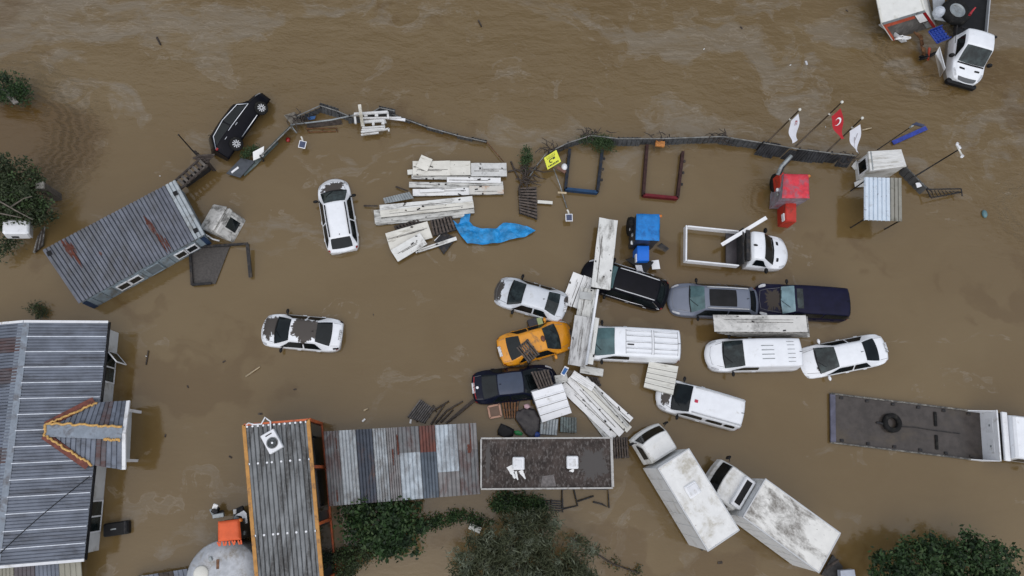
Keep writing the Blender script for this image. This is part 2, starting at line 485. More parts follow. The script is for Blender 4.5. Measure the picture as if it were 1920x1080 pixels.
def wallwin(py, ln, z0, z1, openit):
    # find the place along the wall from the photo row
    best = min((abs(( P(205,py,.8)-(wT+(wB-wT)*t)).y), t) for t in [k/400 for k in range(401)])[1]
    c = wT+(wB-wT)*best; w = house
    zc = (z0+z1)/2; h = z1-z0
    fr = MB()
    up = Vector((0,0,1))
    c0 = Vector((c.x,c.y,zc))+wn*.03
    for s in (-1,0,1): fr.bar(c0+wdir*(s*ln/2)-up*(h/2), c0+wdir*(s*ln/2)+up*(h/2), .07, .07, wn)
    for s in (-1,1): fr.bar(c0+up*(s*h/2)-wdir*(ln/2+.035), c0+up*(s*h/2)+wdir*(ln/2+.035), .07, .075, wn)
    wo_ = fr.build('window', FASC, house, True)
    for s in (-1,1):
        m = MB(); q = c0+wdir*(s*ln/4)+wn*.004
        m.box(q, (ln/2-.07, .02, h-.07), Matrix((wdir, wn, up)).transposed())
        m.build('pane', GLASSM, wo_, True)
    if openit:
        q = c0-wdir*(ln/2)+wn*.05; ax = (wdir*.75+wn*.65).normalized(); nn = ax.cross(up)
        m = MB()
        for s, e in ((0,0),(1,0)): m.bar(q+ax*(s*ln*.5)-up*(h/2), q+ax*(s*ln*.5)+up*(h/2), .05, .05, nn)
        for s in (-1,1): m.bar(q+up*(s*h/2), q+up*(s*h/2)+ax*(ln*.5), .05, .05, nn)
        sa = m.build('open_sash', FASC, house, True)
        MB().box(q+ax*(ln*.25), (ln*.5-.05, .015, h-.05), Matrix((ax, -nn, up)).transposed()).build('pane', GLASSM, sa, True)
wallwin(688, 1.5, .15, 1.15, True)
wallwin(968, 1.4, .15, 1.15, False)
# porch gable
ZP, ZPR = 1.62, 2.12
pe0, pe1 = P(238,752,ZP), P(230,880,ZP)
pr_out, pr_in = P(230,812,ZPR), P(88,806,ZPR)
v0, v1 = P(186,755,ZP+.12), P(176,872,ZP+.12)
for vv, pe in ((v0, pe0), (v1, pe1)):
    ax = (pr_out-pr_in); uv = (vv-pr_in).dot(ax)/ax.length_squared
    def low(u): return pr_in.lerp(vv, u/uv) if u < uv else vv.lerp(pe, (u-uv)/(1-uv))
    n = 15
    for i in range(n):
        u0, u1 = i/n, (i+1)/n; o = Vector((0,0,.05))
        a, b, c_, d_ = pr_in.lerp(pr_out,u0)+o, pr_in.lerp(pr_out,u1)+o, low(u1)+o, low(u0)+o
        MB().corr(a, b, c_, d_, 1, .05, .02).build('porch_sheet', RUSTS if i in (10,11) else ROOFG, house, True)
def strip(a, b, w, m, nm, z=.08):
    MB().bar(a+Vector((0,0,z)), b+Vector((0,0,z)), w, .05).build(nm, m, house, True)
strip(pr_in, pr_out, .62, ROOFC, 'porch_ridge_cap', .075)
strip(v0+Vector((-.2,0.1,.05)), pr_in+Vector((-.05,.2,.0)), .34, ROOFR, 'valley_flashing', .06)
strip(v1+Vector((-.2,-.05,.05)), pr_in+Vector((-.05,-.25,.0)), .34, ROOFR, 'valley_flashing', .06)
def foam(a, b, z=.12):
    pts = []
    n = 26
    for i in range(n+1):
        p = a.lerp(b, i/n)
        pts.append(p+Vector((random.uniform(-.04,.04), random.uniform(-.05,.05), z+random.uniform(-.01,.02))))
    MB().tube(pts, .055, 6).build('foam_bead', FOAM, house, True)
foam(v0, pr_in+Vector((.1,.28,.02))); foam(v1, pr_in+Vector((.1,-.3,.02)))
foam(pr_in+Vector((0,.28,0)), pr_out+Vector((0,.30,0))); foam(pr_in+Vector((0,-.3,0)), pr_in+Vector((-.05,.28,0)), .1)
foam(pr_out.lerp(pr_in,.22)+Vector((0,-.32,0)), pr_out+Vector((0,-.32,0)))
for a, b in ((pe0, pr_out), (pr_out, pe1)):
    MB().bar(a+Vector((.05,0,.02)), b+Vector((.05,0,.02)), .22, .10).build('fascia', FASC, house, True)
MB().hexa([Vector((p.x,p.y,-1.2)) for p in (P(176,768,1.2), P(172,866,1.2), P(221,866,1.2), P(226,768,1.2))][::1], [Vector((p.x,p.y,1.45)) for p in (P(176,768,1.2), P(172,866,1.2), P(221,866,1.2), P(226,768,1.2))]).build('porch_wall', WALLW, house, True)
for x, y in ((236,768),(229,863)):
    t = P(x,y,ZP-.08)
    MB().bar(Vector((t.x,t.y,-1.2)), t, .13, .13, (0,1,0)).build('porch_post', FASC, house, True)
ca = MB(); c0, c1 = P(172,893,1.55)+Vector((0,0,.03)), P(-6,1046,2.2)
ca.tube([c0.lerp(c1,t/8)+Vector((0,0,.14+.25*math.sin(math.pi*t/8))) for t in range(9)], .022, 6)
ca.build('roof_cable', BLACKP, None, label='black cable slung slantwise across the grey house roof', cat='cable')
# lean-to roofs under the house's lower gable
TANS = mat('tan roof sheet', (.27,.26,.21), .5, .15, var=.12, vs=2)
lean = thing('lean_to', 'low lean-to roof of tan and grey sheets below the house', 'lean-to', P(70,1090,0))
lq = [P(-10,1062,1.2), P(152,1040,1.2), P(158,1120,1.0), P(-10,1130,1.0)]
for u0, u1, m, n in ((0,.22,TANS,5),(.22,.46,RUSTS,5),(.46,.74,ROOFG,6),(.74,1.,TANS,4)):
    a = sub(lq, u0+.002, u1-.002, 0, 1, .03 if u1 == 1. else 0)
    MB().corr(a[0],a[1],a[2],a[3], n, .03, .02).build('roof_sheet', m, lean, True)
for u in (.03,.97): MB().bar(bil(lq,u,.9)*1.0-Vector((0,0,2.2)), bil(lq,u,.9)-Vector((0,0,.04)), .1, .1, (0,1,0)).build('post', WOODD, lean, True)
bx = thing('scrap_shed', 'scrap-roofed shed at the bottom edge beside the round tank', 'shed', P(300,1100,0))
sq = [P(243,1083,.7), P(352,1066,.7), P(362,1110,.6), P(250,1120,.6)]
for k, m in enumerate((STEELG, ROOFG, WOODD, ROOFG)):
    a = sub(sq, k/4, (k+1)/4-.004, 0, 1, .02*(k%2))
    MB().corr(a[0],a[1],a[2],a[3], 3, .03, .02).build('roof_sheet', m, bx, True)
for u in (.05,.95):
    for v in (.08,.9): MB().bar(bil(sq,u,v)-Vector((0,0,1.6)), bil(sq,u,v)-Vector((0,0,.02)), .08, .08, (0,1,0)).build('post', WOODD, bx, True)

# ---------------------------------------------------------------- site cabin with the rusty ribbed roof (upper left)
CABR = mat('cabin roof sheet', (.145,.155,.185), .5, .3, var=.25, vs=1.5, dirt=(.10,.10,.105), da=.5, ds=1.1, dsc=(1,.35,1))
CABL = mat('cabin roof light', (.40,.44,.46), .5, .3, var=.2, vs=2, dirt=(.2,.2,.19), da=.4, ds=1.5)
CABX = mat('cabin roof rust', (.17,.12,.11), .65, .15, var=.3, vs=2, dirt=(.17,.045,.025), da=1.0, ds=.9, dsc=(1,.5,1))
WALLB = mat('blue-grey cladding', (.25,.31,.35), .6, var=.15, dirt=(.14,.14,.13), da=.5, ds=1.5)
WALLN = mat('navy trim', (.02,.045,.10), .5, var=.2)
cq = [P(80,470,1.35), P(330,338,1.35), P(385,440,1.3), P(148,570,1.3)]
cab = thing('site_cabin', 'site cabin with grey ribbed metal roof streaked with rust', 'cabin', (cq[0]+cq[2])/2*1-Vector((0,0,1.3)))
NS = 12
for i in range(NS):
    a = sub(cq, i/NS+.0005, (i+1)/NS-.0005, 0, 1, .012*(i%2))
    MB().corr(a[0],a[1],a[2],a[3], 3, .075, .02).build('roof_sheet', CABL if i == 11 else CABR, cab, True)
FRUST = mat('flaking rust', (.105,.036,.024), .9, var=.5, vs=5, dirt=(.14,.12,.12), da=.4, ds=3.5, spec=.2)
for (u0,v0_,u1,v1_,w) in ((.690,.28,.688,.62,.010),(.706,.36,.704,.98,.008),(.722,.66,.722,.97,.005),(.738,.74,.738,.96,.006),(.140,.0,.138,.34,.011),(.160,.02,.158,.55,.010),(.180,.10,.178,.30,.006),(.31,.45,.31,.52,.008)):
    def rf(s, t, u0=u0,v0_=v0_,u1=u1,v1_=v1_,w=w):
        ww = w*min(1, .25+3*s, .2+2.2*(1-s))*(1+.55*noise.noise((s*11,u0*70,2)))
        return bil(cq, u0+(u1-u0)*s+(t-.5)*2*ww+.004*noise.noise((s*9,u0*31,7)), v0_+(v1_-v0_)*s)+Vector((0,0,.094+.004*noise.noise((s*9,t*9,3))))
    MB().grid(rf, 18, 3).build('rust_patch', FRUST, cab, True)
bq = [p.copy() for p in cq]; cen = (cq[0]+cq[2])/2
bq = [cen+(p-cen)*.965 for p in bq]
MB().hexa([Vector((p.x,p.y,-1.2)) for p in (bq[3],bq[2],bq[1],bq[0])], [Vector((p.x,p.y,p.z-.06)) for p in (bq[3],bq[2],bq[1],bq[0])]).build('wall', WALLB, cab, True)
A, B = bq[3], bq[2]; d = (B-A); L = Vector((d.x,d.y,0)).length; dx = Vector((d.x,d.y,0)).normalized(); dn = Vector((dx.y,-dx.x,0))
up = Vector((0,0,1))
for i in range(13):     # cladding boards
    if 3 <= i <= 4: pass
    c = Vector((A.x,A.y,.55))+dx*(L*(i+.5)/13)+dn*.015
    MB().box(c, (L/13-.05, .03, 1.1), Matrix((dx, -dn, up)).transposed()).build('cladding_board', WALLB, cab, True)
for t in (.30, .385, .78, .86, .55):
    c = Vector((A.x,A.y,.62))+dx*(L*t)+dn*.06
    door = t == .55
    m = MB(); w, h = (.62,.62) if not door else (.7,.95)
    rot = Matrix((dx, -dn, up)).transposed()
    for s in (-1,1):
        m.box(c+dx*(s*w/2), (.06,.06,h+.06), rot); m.box(c+up*(s*h/2), (w-.06,.06,.06), rot)
    wd_ = m.build('door' if door else 'window', WALLB if door else FASC, cab, True)
    MB().box(c-dn*.01, (w-.06,.03,h-.06), rot).build('pane', GLASSD if not door else mat('grey door', (.16,.19,.21), .5), wd_, True)
for e in (A, B):
    MB().box(Vector((e.x,e.y,.5))+dx*(.1 if e is A else -.1)+dn*.02, (.24,.06,1.2), Matrix((dx, -dn, up)).transposed()).build('corner_trim', WALLN, cab, True)
for u, v in ((.955,.2),(.955,.88),(.03,.1)):
    MB().box(bil(cq,u,v)+Vector((0,0,.09)), (.22,.25,.03), Matrix.Rotation(.5,3,'Z')).build('torn_patch', BLACKP, cab, True)

# wooden ramp and crate-like bin beyond the cabin
ramp = thing('wooden_ramp', 'dark wooden ramp with rungs at the cabin corner', 'ramp', P(360,320,0))
r0, r1 = P(330,350,.9), P(383,303,1.0)
dr = (r1-r0).normalized(); sdv = Vector((-dr.y,dr.x,0)).normalized()
for s in (-1,1): MB().bar(r0+sdv*(s*.28), r1+sdv*(s*.28), .09, .12).build('rail', WOODD, ramp, True)
for i in range(8):
    c = r0.lerp(r1, (i+.5)/8)
    MB().bar(c-sdv*.34, c+sdv*.34, .14, .05).build('rung', mat('worn rung', (.12,.105,.09), .8, var=.4, vs=5) if i % 3 else WOODD, ramp, True)
sd2 = [P(340,345,.85), P(398,308,.9), P(400,314,0), P(350,358,0)]
MB().plate([P(338,342,.82),P(352,352,-.2),P(400,318,-.2),P(386,304,.85)],.08).build('side_board', STEELD, ramp, True)
bn = thing('timber_crate', 'dark broken timber crate standing at the ramp end', 'crate', P(382,305,0))
for k in range(7):
    c0 = P(364+4*k, 283+3.4*k, 1.05); c1 = P(384+4*k, 312+3.2*k, -.1)
    MB().bar(c0, Vector((c0.x+.05,c0.y-.05,-.3)), .17, .07, (0,1,0)).build('plank', WOODD, bn, True)
for k in range(5):
    c0 = P(362+3*k, 296-2*k+k, .9+.05*k); MB().bar(c0, c0+Vector((.8,-.25+.08*k,.02)), .1, .06).build('plank', WOODD, bn, True)
pl = thing('leaning_pole', 'thin dark pole leaning out from the broken crate', 'pole', P(380,303,0))
MB().tube([P(380,304,.3), P(335,253,3.0)], .045, 6, .03).build('shaft', STEELD, pl, True)
MB().ell(P(335,253,3.0), (.05,.05,.05)).build('tip', STEELD, pl, True)

# ---------------------------------------------------------------- orange framed container, tank, sheds in the lower middle
ORF = mat('orange frame', (.52,.11,.03), .5, var=.15, dirt=(.2,.06,.03), da=.4, ds=3)
YEL = mat('ochre frame', (.48,.23,.05), .55, var=.15, dirt=(.2,.1,.04), da=.4, ds=3)
GRC = mat('container roof sheet', (.20,.21,.215), .5, .25, var=.2, vs=1.6, dirt=(.05,.048,.045), da=.55, ds=1.0, dsc=(2,.3,1))
ZC = 3.1
oq = [P(458,797,ZC), P(578,787,ZC), P(608,1130,ZC), P(487,1140,ZC)]
con = thing('orange_framed_container', 'tall container with orange and ochre frame and ribbed grey roof', 'container', (oq[0]+oq[2])/2-Vector((0,0,ZC)))
for i in range(7):
    a = sub(oq, i/7+.001, (i+1)/7-.001, .004, 1)
    MB().corr(a[0],a[1],a[2],a[3], 2, .07, .02).build('roof_sheet', GRC, con, True)
MB().bar(oq[0]+Vector((0,0,.03)), oq[3]+Vector((0,0,.03)), .16, .14).build('roof_beam', YEL, con, True)
MB().bar(oq[1]+Vector((0,0,.03)), oq[2]+Vector((0,0,.03)), .16, .14).build('roof_beam', YEL, con, True)
MB().bar(oq[0]+Vector((0,0,.02)), oq[1]+Vector((0,0,.02)), .09, .16).build('roof_beam', ORF, con, True)
base = [Vector((p.x,p.y,-1)) for p in oq]
DKW = mat('dark container wall', (.02,.023,.028), .35, var=.4, vs=1.5)
MB().hexa([base[3],base[2],base[1],base[0]], [Vector((p.x,p.y,ZC-.05)) for p in (oq[3],oq[2],oq[1],oq[0])]).build('wall', DKW, con, True)
e = (oq[2]-oq[1]); en = Vector((1,-e.x/e.y,0)).normalized()*.05
for t in (0,.27,.585,.9):
    p = oq[1].lerp(oq[2], t)+en
    MB().bar(Vector((p.x,p.y,-1)), Vector((p.x,p.y,ZC)), .13, .1, en).build('post', ORF, con, True)
for z in (.12,): MB().bar(Vector((oq[1].x,oq[1].y,z))+en, Vector((oq[2].x,oq[2].y,z))+en, .1, .12).build('sill_beam', ORF, con, True)
for i, t in enumerate((.02,.29,.605)):
    a, b = oq[1].lerp(oq[2], t), oq[1].lerp(oq[2], t+.235)
    MB().plate([Vector((a.x,a.y,.3))+en*.6, Vector((b.x,b.y,.3))+en*.6, Vector((b.x,b.y,2.85))+en*.6, Vector((a.x,a.y,2.85))+en*.6], .02).build('window_pane', GLASSD, con, True)
spots_ = [bil(oq,(i+.6)/12,.012) for i in range(12)]+[bil(oq,u,v) for v in (.225,.62) for u in (.03,.17,.31,.385,.53,.67,.82,.97)]
for s_ in spots_: MB().lathe(s_+Vector((0,0,.07)), [(.05,0),(.05,.03)], 8).build('roof_screw', WHITEM, con, True)
# air conditioner lying on that roof
c = P(512,828,ZC+.075); ang = R(-58)
acm = Matrix.Translation(c) @ Matrix.Rotation(ang, 4, 'Z')
ac = thing('air_conditioner', 'white air conditioner outdoor unit lying on the container roof', 'air conditioner', acm)
MB().cbox((0,0,.14), (.95,.66,.28), .03).build('casing', WHITEM, ac)
fg = MB(); fg.lathe((-.12+.2,0,.281), [(.26,0),(.26,.02)], 28); fgo = fg.build('fan_grille', mat('fan grey', (.14,.145,.15), .5), ac)
for k in range(4): MB().lathe((.08,0,.302), [(.06+.055*k,0),(.06+.055*k,.012),(.045+.055*k,.012),(.045+.055*k,0)], 24).build('grille_ring', STEELG, fgo)
MB().lathe((.08,0,.30), [(.05,0),(.05,.02)], 14).build('hub', WHITEM, fgo)
MB().box((-.33,.02,.286), (.05,.3,.012)).build('badge', STEELD, ac)
cb = MB(); cb.tube([P(508,815,ZC+.2),P(507,790,ZC+.15),P(501,786,ZC+.2),P(497,782,ZC+.12),P(490,795,ZC+.2),P(476,796,ZC+.1),P(466,793,ZC+.1),P(458,800,ZC+.05)], .035, 6)
cb.build('refrigerant_hose', WHITEM, None, label='white kinked hose running from the air conditioner over the roof edge', cat='hose')
# round tank
TANK = mat('tank top', (.44,.46,.49), .45, .2, var=.2, vs=3, dirt=(.24,.22,.19), da=.45, ds=1.5)
tc_ = P(416,1082,1.3); rad = 1.62
tk = thing('round_tank', 'round pale steel tank with a small round hatch', 'tank', Vector((tc_.x,tc_.y,0)))
MB().lathe((0,0,-1), [(rad,0),(rad,2.2),(rad-.05,2.3),(rad*.6,2.36),(.02,2.4)], 48).build('shell', TANK, tk)
h0 = P(375,1076,1.5); hp = (h0.x-tc_.x, h0.y-tc_.y, 1.3)
MB().lathe(hp, [(.34,0),(.34,.1),(.30,.14),(.02,.15)], 20).build('hatch', W_CREAM, tk)
rs = P(408,1058,1.4); MB().cbox((rs.x-tc_.x, rs.y-tc_.y, 1.38), (.13,.42,.03), .01, Matrix.Rotation(.1,3,'Z')).build('rust_streak', mat('rust streak', (.17,.085,.045), .8, var=.4, vs=6), tk)
rs = P(395,1048,1.4); MB().cbox((rs.x-tc_.x, rs.y-tc_.y, 1.40), (.14,.2,.1), .02, Matrix.Rotation(.4,3,'Z')).build('valve', STEELG, tk)
# patchwork shed
SG = [mat('shed sheet %s' % nme, c_, .5, .3, var=.25, vs=2, dirt=dc, da=da_, ds=1.6, dsc=(1,.4,1)) for nme, c_, dc, da_ in (
    ('grey', (.155,.16,.165), (.09,.055,.05), .5), ('pale', (.33,.36,.38), (.16,.155,.15), .55), ('navy', (.045,.055,.075), (.10,.06,.05), .35),
    ('silver', (.40,.45,.49), (.2,.21,.22), .5), ('rust', (.13,.042,.03), (.08,.05,.045), .5), ('slate', (.075,.095,.12), (.16,.17,.18), .3), ('dun', (.19,.185,.185), (.12,.085,.08), .35))]
sq4 = [P(606,809,1.35), P(893,793,1.35), P(901,926,1.2), P(617,949,1.2)]
shed = thing('patchwork_shed', 'open shed roofed with a patchwork of grey, navy and rusty corrugated sheets', 'shed', (sq4[0]+sq4[2])/2*1-Vector((0,0,1.3)))
XS = [609.6,637,668.5,699,724,745.6,785,815,856,893]
us = [(x-609.6)/(893-609.6) for x in XS]
for i, (ms, sp_) in enumerate((((0,),()),((1,),()),((2,),()),((1,),()),((6,),()),((0,3),(.36,)),((4,5),(.37,)),((3,6),(.66,)),((6,0),(.37,)))):
    vs_ = [0]+list(sp_)+[1]
    for j, k in enumerate(ms):
        a = sub(sq4, us[i]+.0008, us[i+1]-.0008, max(0,vs_[j]-(.03 if j else 0)), vs_[j+1], .02*((i+j) % 2)+(.03 if not j and len(ms) > 1 else 0))
        MB().corr(a[0],a[1],a[2],a[3], 5, .055, .015).build('roof_sheet', SG[k], shed, True)
for (u,v_a,v_b,w) in ((.475,.1,.38,.006),(.44,.3,.52,.004),(.955,.0,.4,.004),(.94,.3,.42,.01),(.08,.1,.25,.003),(.06,.8,.95,.004)):
    def rf(s, t, u=u,v_a=v_a,v_b=v_b,w=w):
        return bil(sq4, u+(t-.5)*2*w*(1+.5*noise.noise((s*6,t*3,u*40))), v_a+(v_b-v_a)*s)+Vector((0,0,.095))
    MB().grid(rf, 8, 2).build('rust_patch', FRUST, shed, True)
for u in (.02,.35,.68,.98):
    for v in (.03,.97):
        p = bil(sq4,u,v); MB().bar(Vector((p.x,p.y,-1)), p-Vector((0,0,.04)), .09, .09, (0,1,0)).build('post', WOODD, shed, True)
for v in (.06,.5,.94): MB().bar(bil(sq4,.003,v)-Vector((0,0,.07)), bil(sq4,.997,v)-Vector((0,0,.07)), .08, .09).build('purlin', WOODD, shed, True)
# dark flat roof cabin
ZD = 1.5
dq = [P(902,822,ZD), P(1146,821,ZD), P(1149,915,ZD), P(902,917,ZD)]
DKR = mat('mouldy flat roof', (.050,.038,.033), .7, var=.5, vs=1.5, dirt=(.17,.155,.145), da=.38, ds=4.5, dsc=(2.2,1,1), spec=.25, muds=[(2.35,-.05,.8,.75),(-2.9,.1,.12,.9)], mudc=(.085,.078,.074), mudn=6.)
dc_ = thing('flat_roof_cabin', 'cabin with mouldy blackened flat roof, white rim and two roof vents', 'cabin', (dq[0]+dq[2])/2-Vector((0,0,ZD)))
MB().hexa([Vector((p.x,p.y,-1)) for p in (dq[3],dq[2],dq[1],dq[0])], [Vector((p.x,p.y,ZD-.06)) for p in (dq[3],dq[2],dq[1],dq[0])]).build('wall', WALLW, dc_, True)
MB().plate(sub(dq,.004,.996,.01,.99,-.035), .02).build('roof_deck', DKR, dc_, True)
for i in range(4):
    a, b = dq[i], dq[(i+1)%4]; dd = (b-a).normalized()*(.052 if i%2 else -.0)
    MB().bar(a+dd, b-dd, .075 if i != 1 else .12, .1).build('roof_rim', mat('dull rim', (.46,.45,.43), .6, var=.15, vs=4, dirt=(.2,.18,.16), da=.4, ds=4), dc_, True)
for px, py in ((972,869),(1073,867)):
    p = P(px,py,ZD); vt = MB().cbox((p.x,p.y,ZD+.06), (.58,.62,.16), .05).build('roof_vent', WHITEM, dc_, True)
    MB().cbox((p.x-.02,p.y-.02,ZD+.15), (.34,.36,.03), .01).build('vent_cover', FASC, vt, True)
sp_ = MB()
for (x0,y0,x1,y1,w) in ((955,874,966,897,.17),(966,884,971,900,.09),(976,882,985,898,.12),(1072,880,1075,885,.15)):
    a, b = P(x0,y0,ZD), P(x1,y1,ZD)
    def rf(s, t, a=a,b=b,w=w):
        p = a.lerp(b,s); o = (b-a).cross(Vector((0,0,1))).normalized()*((t-.5)*2*w*(1-.75*s)*(1+.4*noise.noise((s*5,t*3,w*60))))
        return p+o+Vector((0,0,-.022))
    sp_.grid(rf, 10, 3)
sp_.build('white_splash', W_PANEL, dc_, True)
MB().plate(quadP(((1016,893),(1038,890),(1043,912),(1014,913)),ZD-.025), .012).build('repair_patch', mat('patch felt', (.15,.135,.13), .7, var=.35, vs=6, spots=(.1,.02,.02)), dc_, True)
fr_ = thing('bent_steel_frame', 'thin bent steel frame half sunk beside the flat-roofed cabin', 'frame', P(1100,935,0))
for pts in (((1054,952),(1054,918),(1075,915),(1083,948),(1056,954)),((1075,915),(1140,917),(1142,952),(1128,945),(1112,941)),((1083,940),(1113,930))):
    MB().tube([P(x,y,.12) for x,y in pts], .045, 6).build('tube', STEELD, fr_, True)
gt = thing('rusty_gate', 'dark barred metal gate half sunk beneath the ivy', 'gate', P(1030,948,0))
for k in range(5): MB().bar(P(1010,938+4.5*k,.1+.03*k), P(1056,940+4.5*k,.1+.03*k), .06, .06).build('bar', STEELD, gt, True)
for x in (1012,1034,1055): MB().bar(P(x,936,.16), P(x,961,.16), .06, .05).build('upright', STEELD, gt, True)
# ---------------------------------------------------------------- vehicles
def tabf(tab, d=.05):
    tab = sorted(tab)
    def f0(x):
        if x <= tab[0][0]: return tab[0][1]
        for (a, p), (b, q) in zip(tab, tab[1:]):
            if x <= b: return p+(q-p)*(x-a)/(b-a) if b > a else q
        return tab[-1][1]
    lo, hi = tab[0][0], tab[-1][0]
    return lambda x: sum(f0(min(hi, max(lo, x+k*d/2))) for k in (-2,-1,0,1,2))/5
class Body:
    QS = (0,.35,.7,1,1.4,1.8,1.95,2.1,2.4,2.7,3,3.3,3.6,4,5,6)
    def __init__(s, L, W, H, hood, ws, rg, deck, zn=.62, zc=.98, zd=1.02, roof=.66, zsh=.90, cab=False, nose=.8, tail=.86):
        """hood: nose to cowl, ws: windscreen run, rg: rear glass run, deck: boot length (all in plan)"""
        s.L, s.W, s.H = L, W, H
        xn, xt = L/2, -L/2
        s.xc = xn-hood; s.xw = s.xc-ws; s.xb = xt+deck; s.xr = s.xb+rg
        w = W/2
        s.w = tabf([(xt, w*tail*.86), (xt+.07, w*tail*.95), (xt+.2, w*min(.985,tail+.06)), (xt+.55, w*.985), (xt+1.1, w), (xn-1.1, w), (xn-.6, w*.975), (xn-.28, w*(nose+.11)), (xn-.09, w*nose), (xn, w*nose*.80)], .07)
        s.zs = tabf([(xt, zsh-.05), (xt+.3, zsh+.02), (0, zsh), (s.xc, zsh-.04), (xn-.3, zn+.05), (xn, zn-.12)], .1)
        s.zt = tabf([(xt, zd-.10), (xt+.08, zd), (s.xb, zd+.03), (s.xr, H-.055), ((s.xr+s.xw)/2, H), (s.xw, H-.035), (s.xc, zc), (s.xc+hood*.6, zc-(zc-zn)*.42), (xn-.1, zn), (xn, zn-.14)], .05)
        rw = w*roof
        s.wg = tabf([(xt, w*tail*.86), (s.xb, w*.80 if deck > .2 else rw*1.02), (s.xr, rw*.97), (0, rw), (s.xw, rw*.98), (s.xc, w*.83), (xn-.3, w*.76), (xn, w*nose*.8)], .08)
        s.bow = tabf([(xt, -.10), (s.xb, -.10), (s.xr, -.05), (0, 0), (s.xw, .07), (s.xc, .13), (xn-.3, .13), (xn, .20)], .1)
    def prof(s, x):
        w, zs, zt, wg = s.w(x), s.zs(x), s.zt(x), s.wg(x)
        zs = min(zs, zt-.02); cr = min(.075, max(.02, (zt-zs)*.5)); zb = .22
        return ((0,0,zt),(1,wg*.62,zt-.25*cr),(1.8,wg*.93,zt-.72*cr),(2.1,wg,zt-cr-.02),(3,w*.965,zs),(3.4,w*.995,zs-.06),(4,w,zs-.16),(5,w,zb+.12),(6,w*.93,zb)), w
    def S(s, x, q):
        p, w = s.prof(x); a = abs(q)
        for (qa,ya,za), (qb,yb,zb) in zip(p, p[1:]):
            if a <= qb+1e-9:
                t = (a-qa)/(qb-qa); y = ya+(yb-ya)*t; z = za+(zb-za)*t
                break
        k = 1-(y/w)**2
        return Vector((x+s.bow(x)*k, y if q >= 0 else -y, z))
    def N(s, x, q):
        e = .03
        n = (s.S(x+e,q)-s.S(x-e,q)).cross(s.S(x,q+e)-s.S(x,q-e))
        if n.length < 1e-9: return Vector((0,0,1))
        n.normalize(); p = s.S(x,q)
        return n if n.dot(Vector((0,p.y,p.z-.6))) > 0 else -n
    def shell(s, mb, nx=58):
        qs = [-q for q in s.QS[:0:-1]]+list(s.QS); k = len(qs)
        xs = [-s.L/2+s.L*i/nx for i in range(nx+1)]
        vs = [s.S(x,q) for x in xs for q in qs]
        fs = [(i*k+j, (i+1)*k+j, (i+1)*k+(j+1)%k, i*k+(j+1)%k) for i in range(nx) for j in range(k)]
        fs += [tuple(range(k)), tuple(range(nx*k+k-1, nx*k-1, -1))]
        mb.add(vs, fs, True); mb.sm[-1] = mb.sm[-2] = False
        return mb
    def patch(s, c, off=.012, n=8, m=8, k=.10):
        """glass or trim lying on the body; c = four (x, q) corners; k rounds the corners"""
        mb = MB()
        def f(u, v):
            a, b = 2*u-1, 2*v-1
            a, b = a*math.sqrt(max(0,1-k*b*b)), b*math.sqrt(max(0,1-k*a*a))
            u, v = (a+1)/2, (b+1)/2
            x = (c[0][0]*(1-u)+c[1][0]*u)*(1-v)+(c[3][0]*(1-u)+c[2][0]*u)*v
            q = (c[0][1]*(1-u)+c[1][1]*u)*(1-v)+(c[3][1]*(1-u)+c[2][1]*u)*v
            return s.S(x,q)+s.N(x,q)*off
        return mb.grid(f, n, m)
    def line(s, pts, r=.012, off=.012, n=6):
        return MB().tube([s.S(x,q)+s.N(x,q)*off for x,q in pts], r, n)

def place(front, rear, z=.4, depth=.6, pitch=0, roll=0):
    a, b = P(*rear, z), P(*front, z)
    h = math.atan2(b.y-a.y, b.x-a.x); c = (a+b)/2; L = (b-a).length
    m = Matrix.Translation((c.x,c.y,-depth)) @ Matrix.Rotation(h,4,'Z') @ Matrix.Rotation(R(-pitch),4,'Y') @ Matrix.Rotation(R(roll),4,'X')
    return m, L

def wheel(t, x, y, r=.34, w=.22, rimm=None, z=None):
    z = r if z is None else z
    s = 1 if y > 0 else -1
    ax = Matrix(((1,0,0),(0,0,-s),(0,s,0))).transposed()     # local z -> outward
    o = MB().lathe((x,y,z), [(r*.62,-w/2),(r*.94,-w/2),(r,-w*.35),(r,w*.35),(r*.94,w/2),(r*.64,w/2)], 26, ax, caps=False).build('wheel', RUBBER, t)
    rm = MB().lathe((x,y,z), [(r*.62,w*.1),(r*.64,w*.52),(r*.60,w*.52),(r*.56,w*.3),(.02,w*.3)], 26, ax)
    rm.build('rim', BLACKP, o)
    sp = MB()
    for k in range(10):
        a = 2*math.pi*k/10
        d = Vector((math.cos(a),math.sin(a),0)); e = Vector((-d.y,d.x,0))
        q = [d*.05-e*.018, d*r*.58-e*.03, d*r*.58+e*.03, d*.05+e*.018]
        sp.hexa([Vector((x,y,z))+ax@(p+Vector((0,0,w*.31))) for p in q], [Vector((x,y,z))+ax@(p+Vector((0,0,w*.5))) for p in q])
    sp.build('spokes', rimm or SILVER, o)
    return o

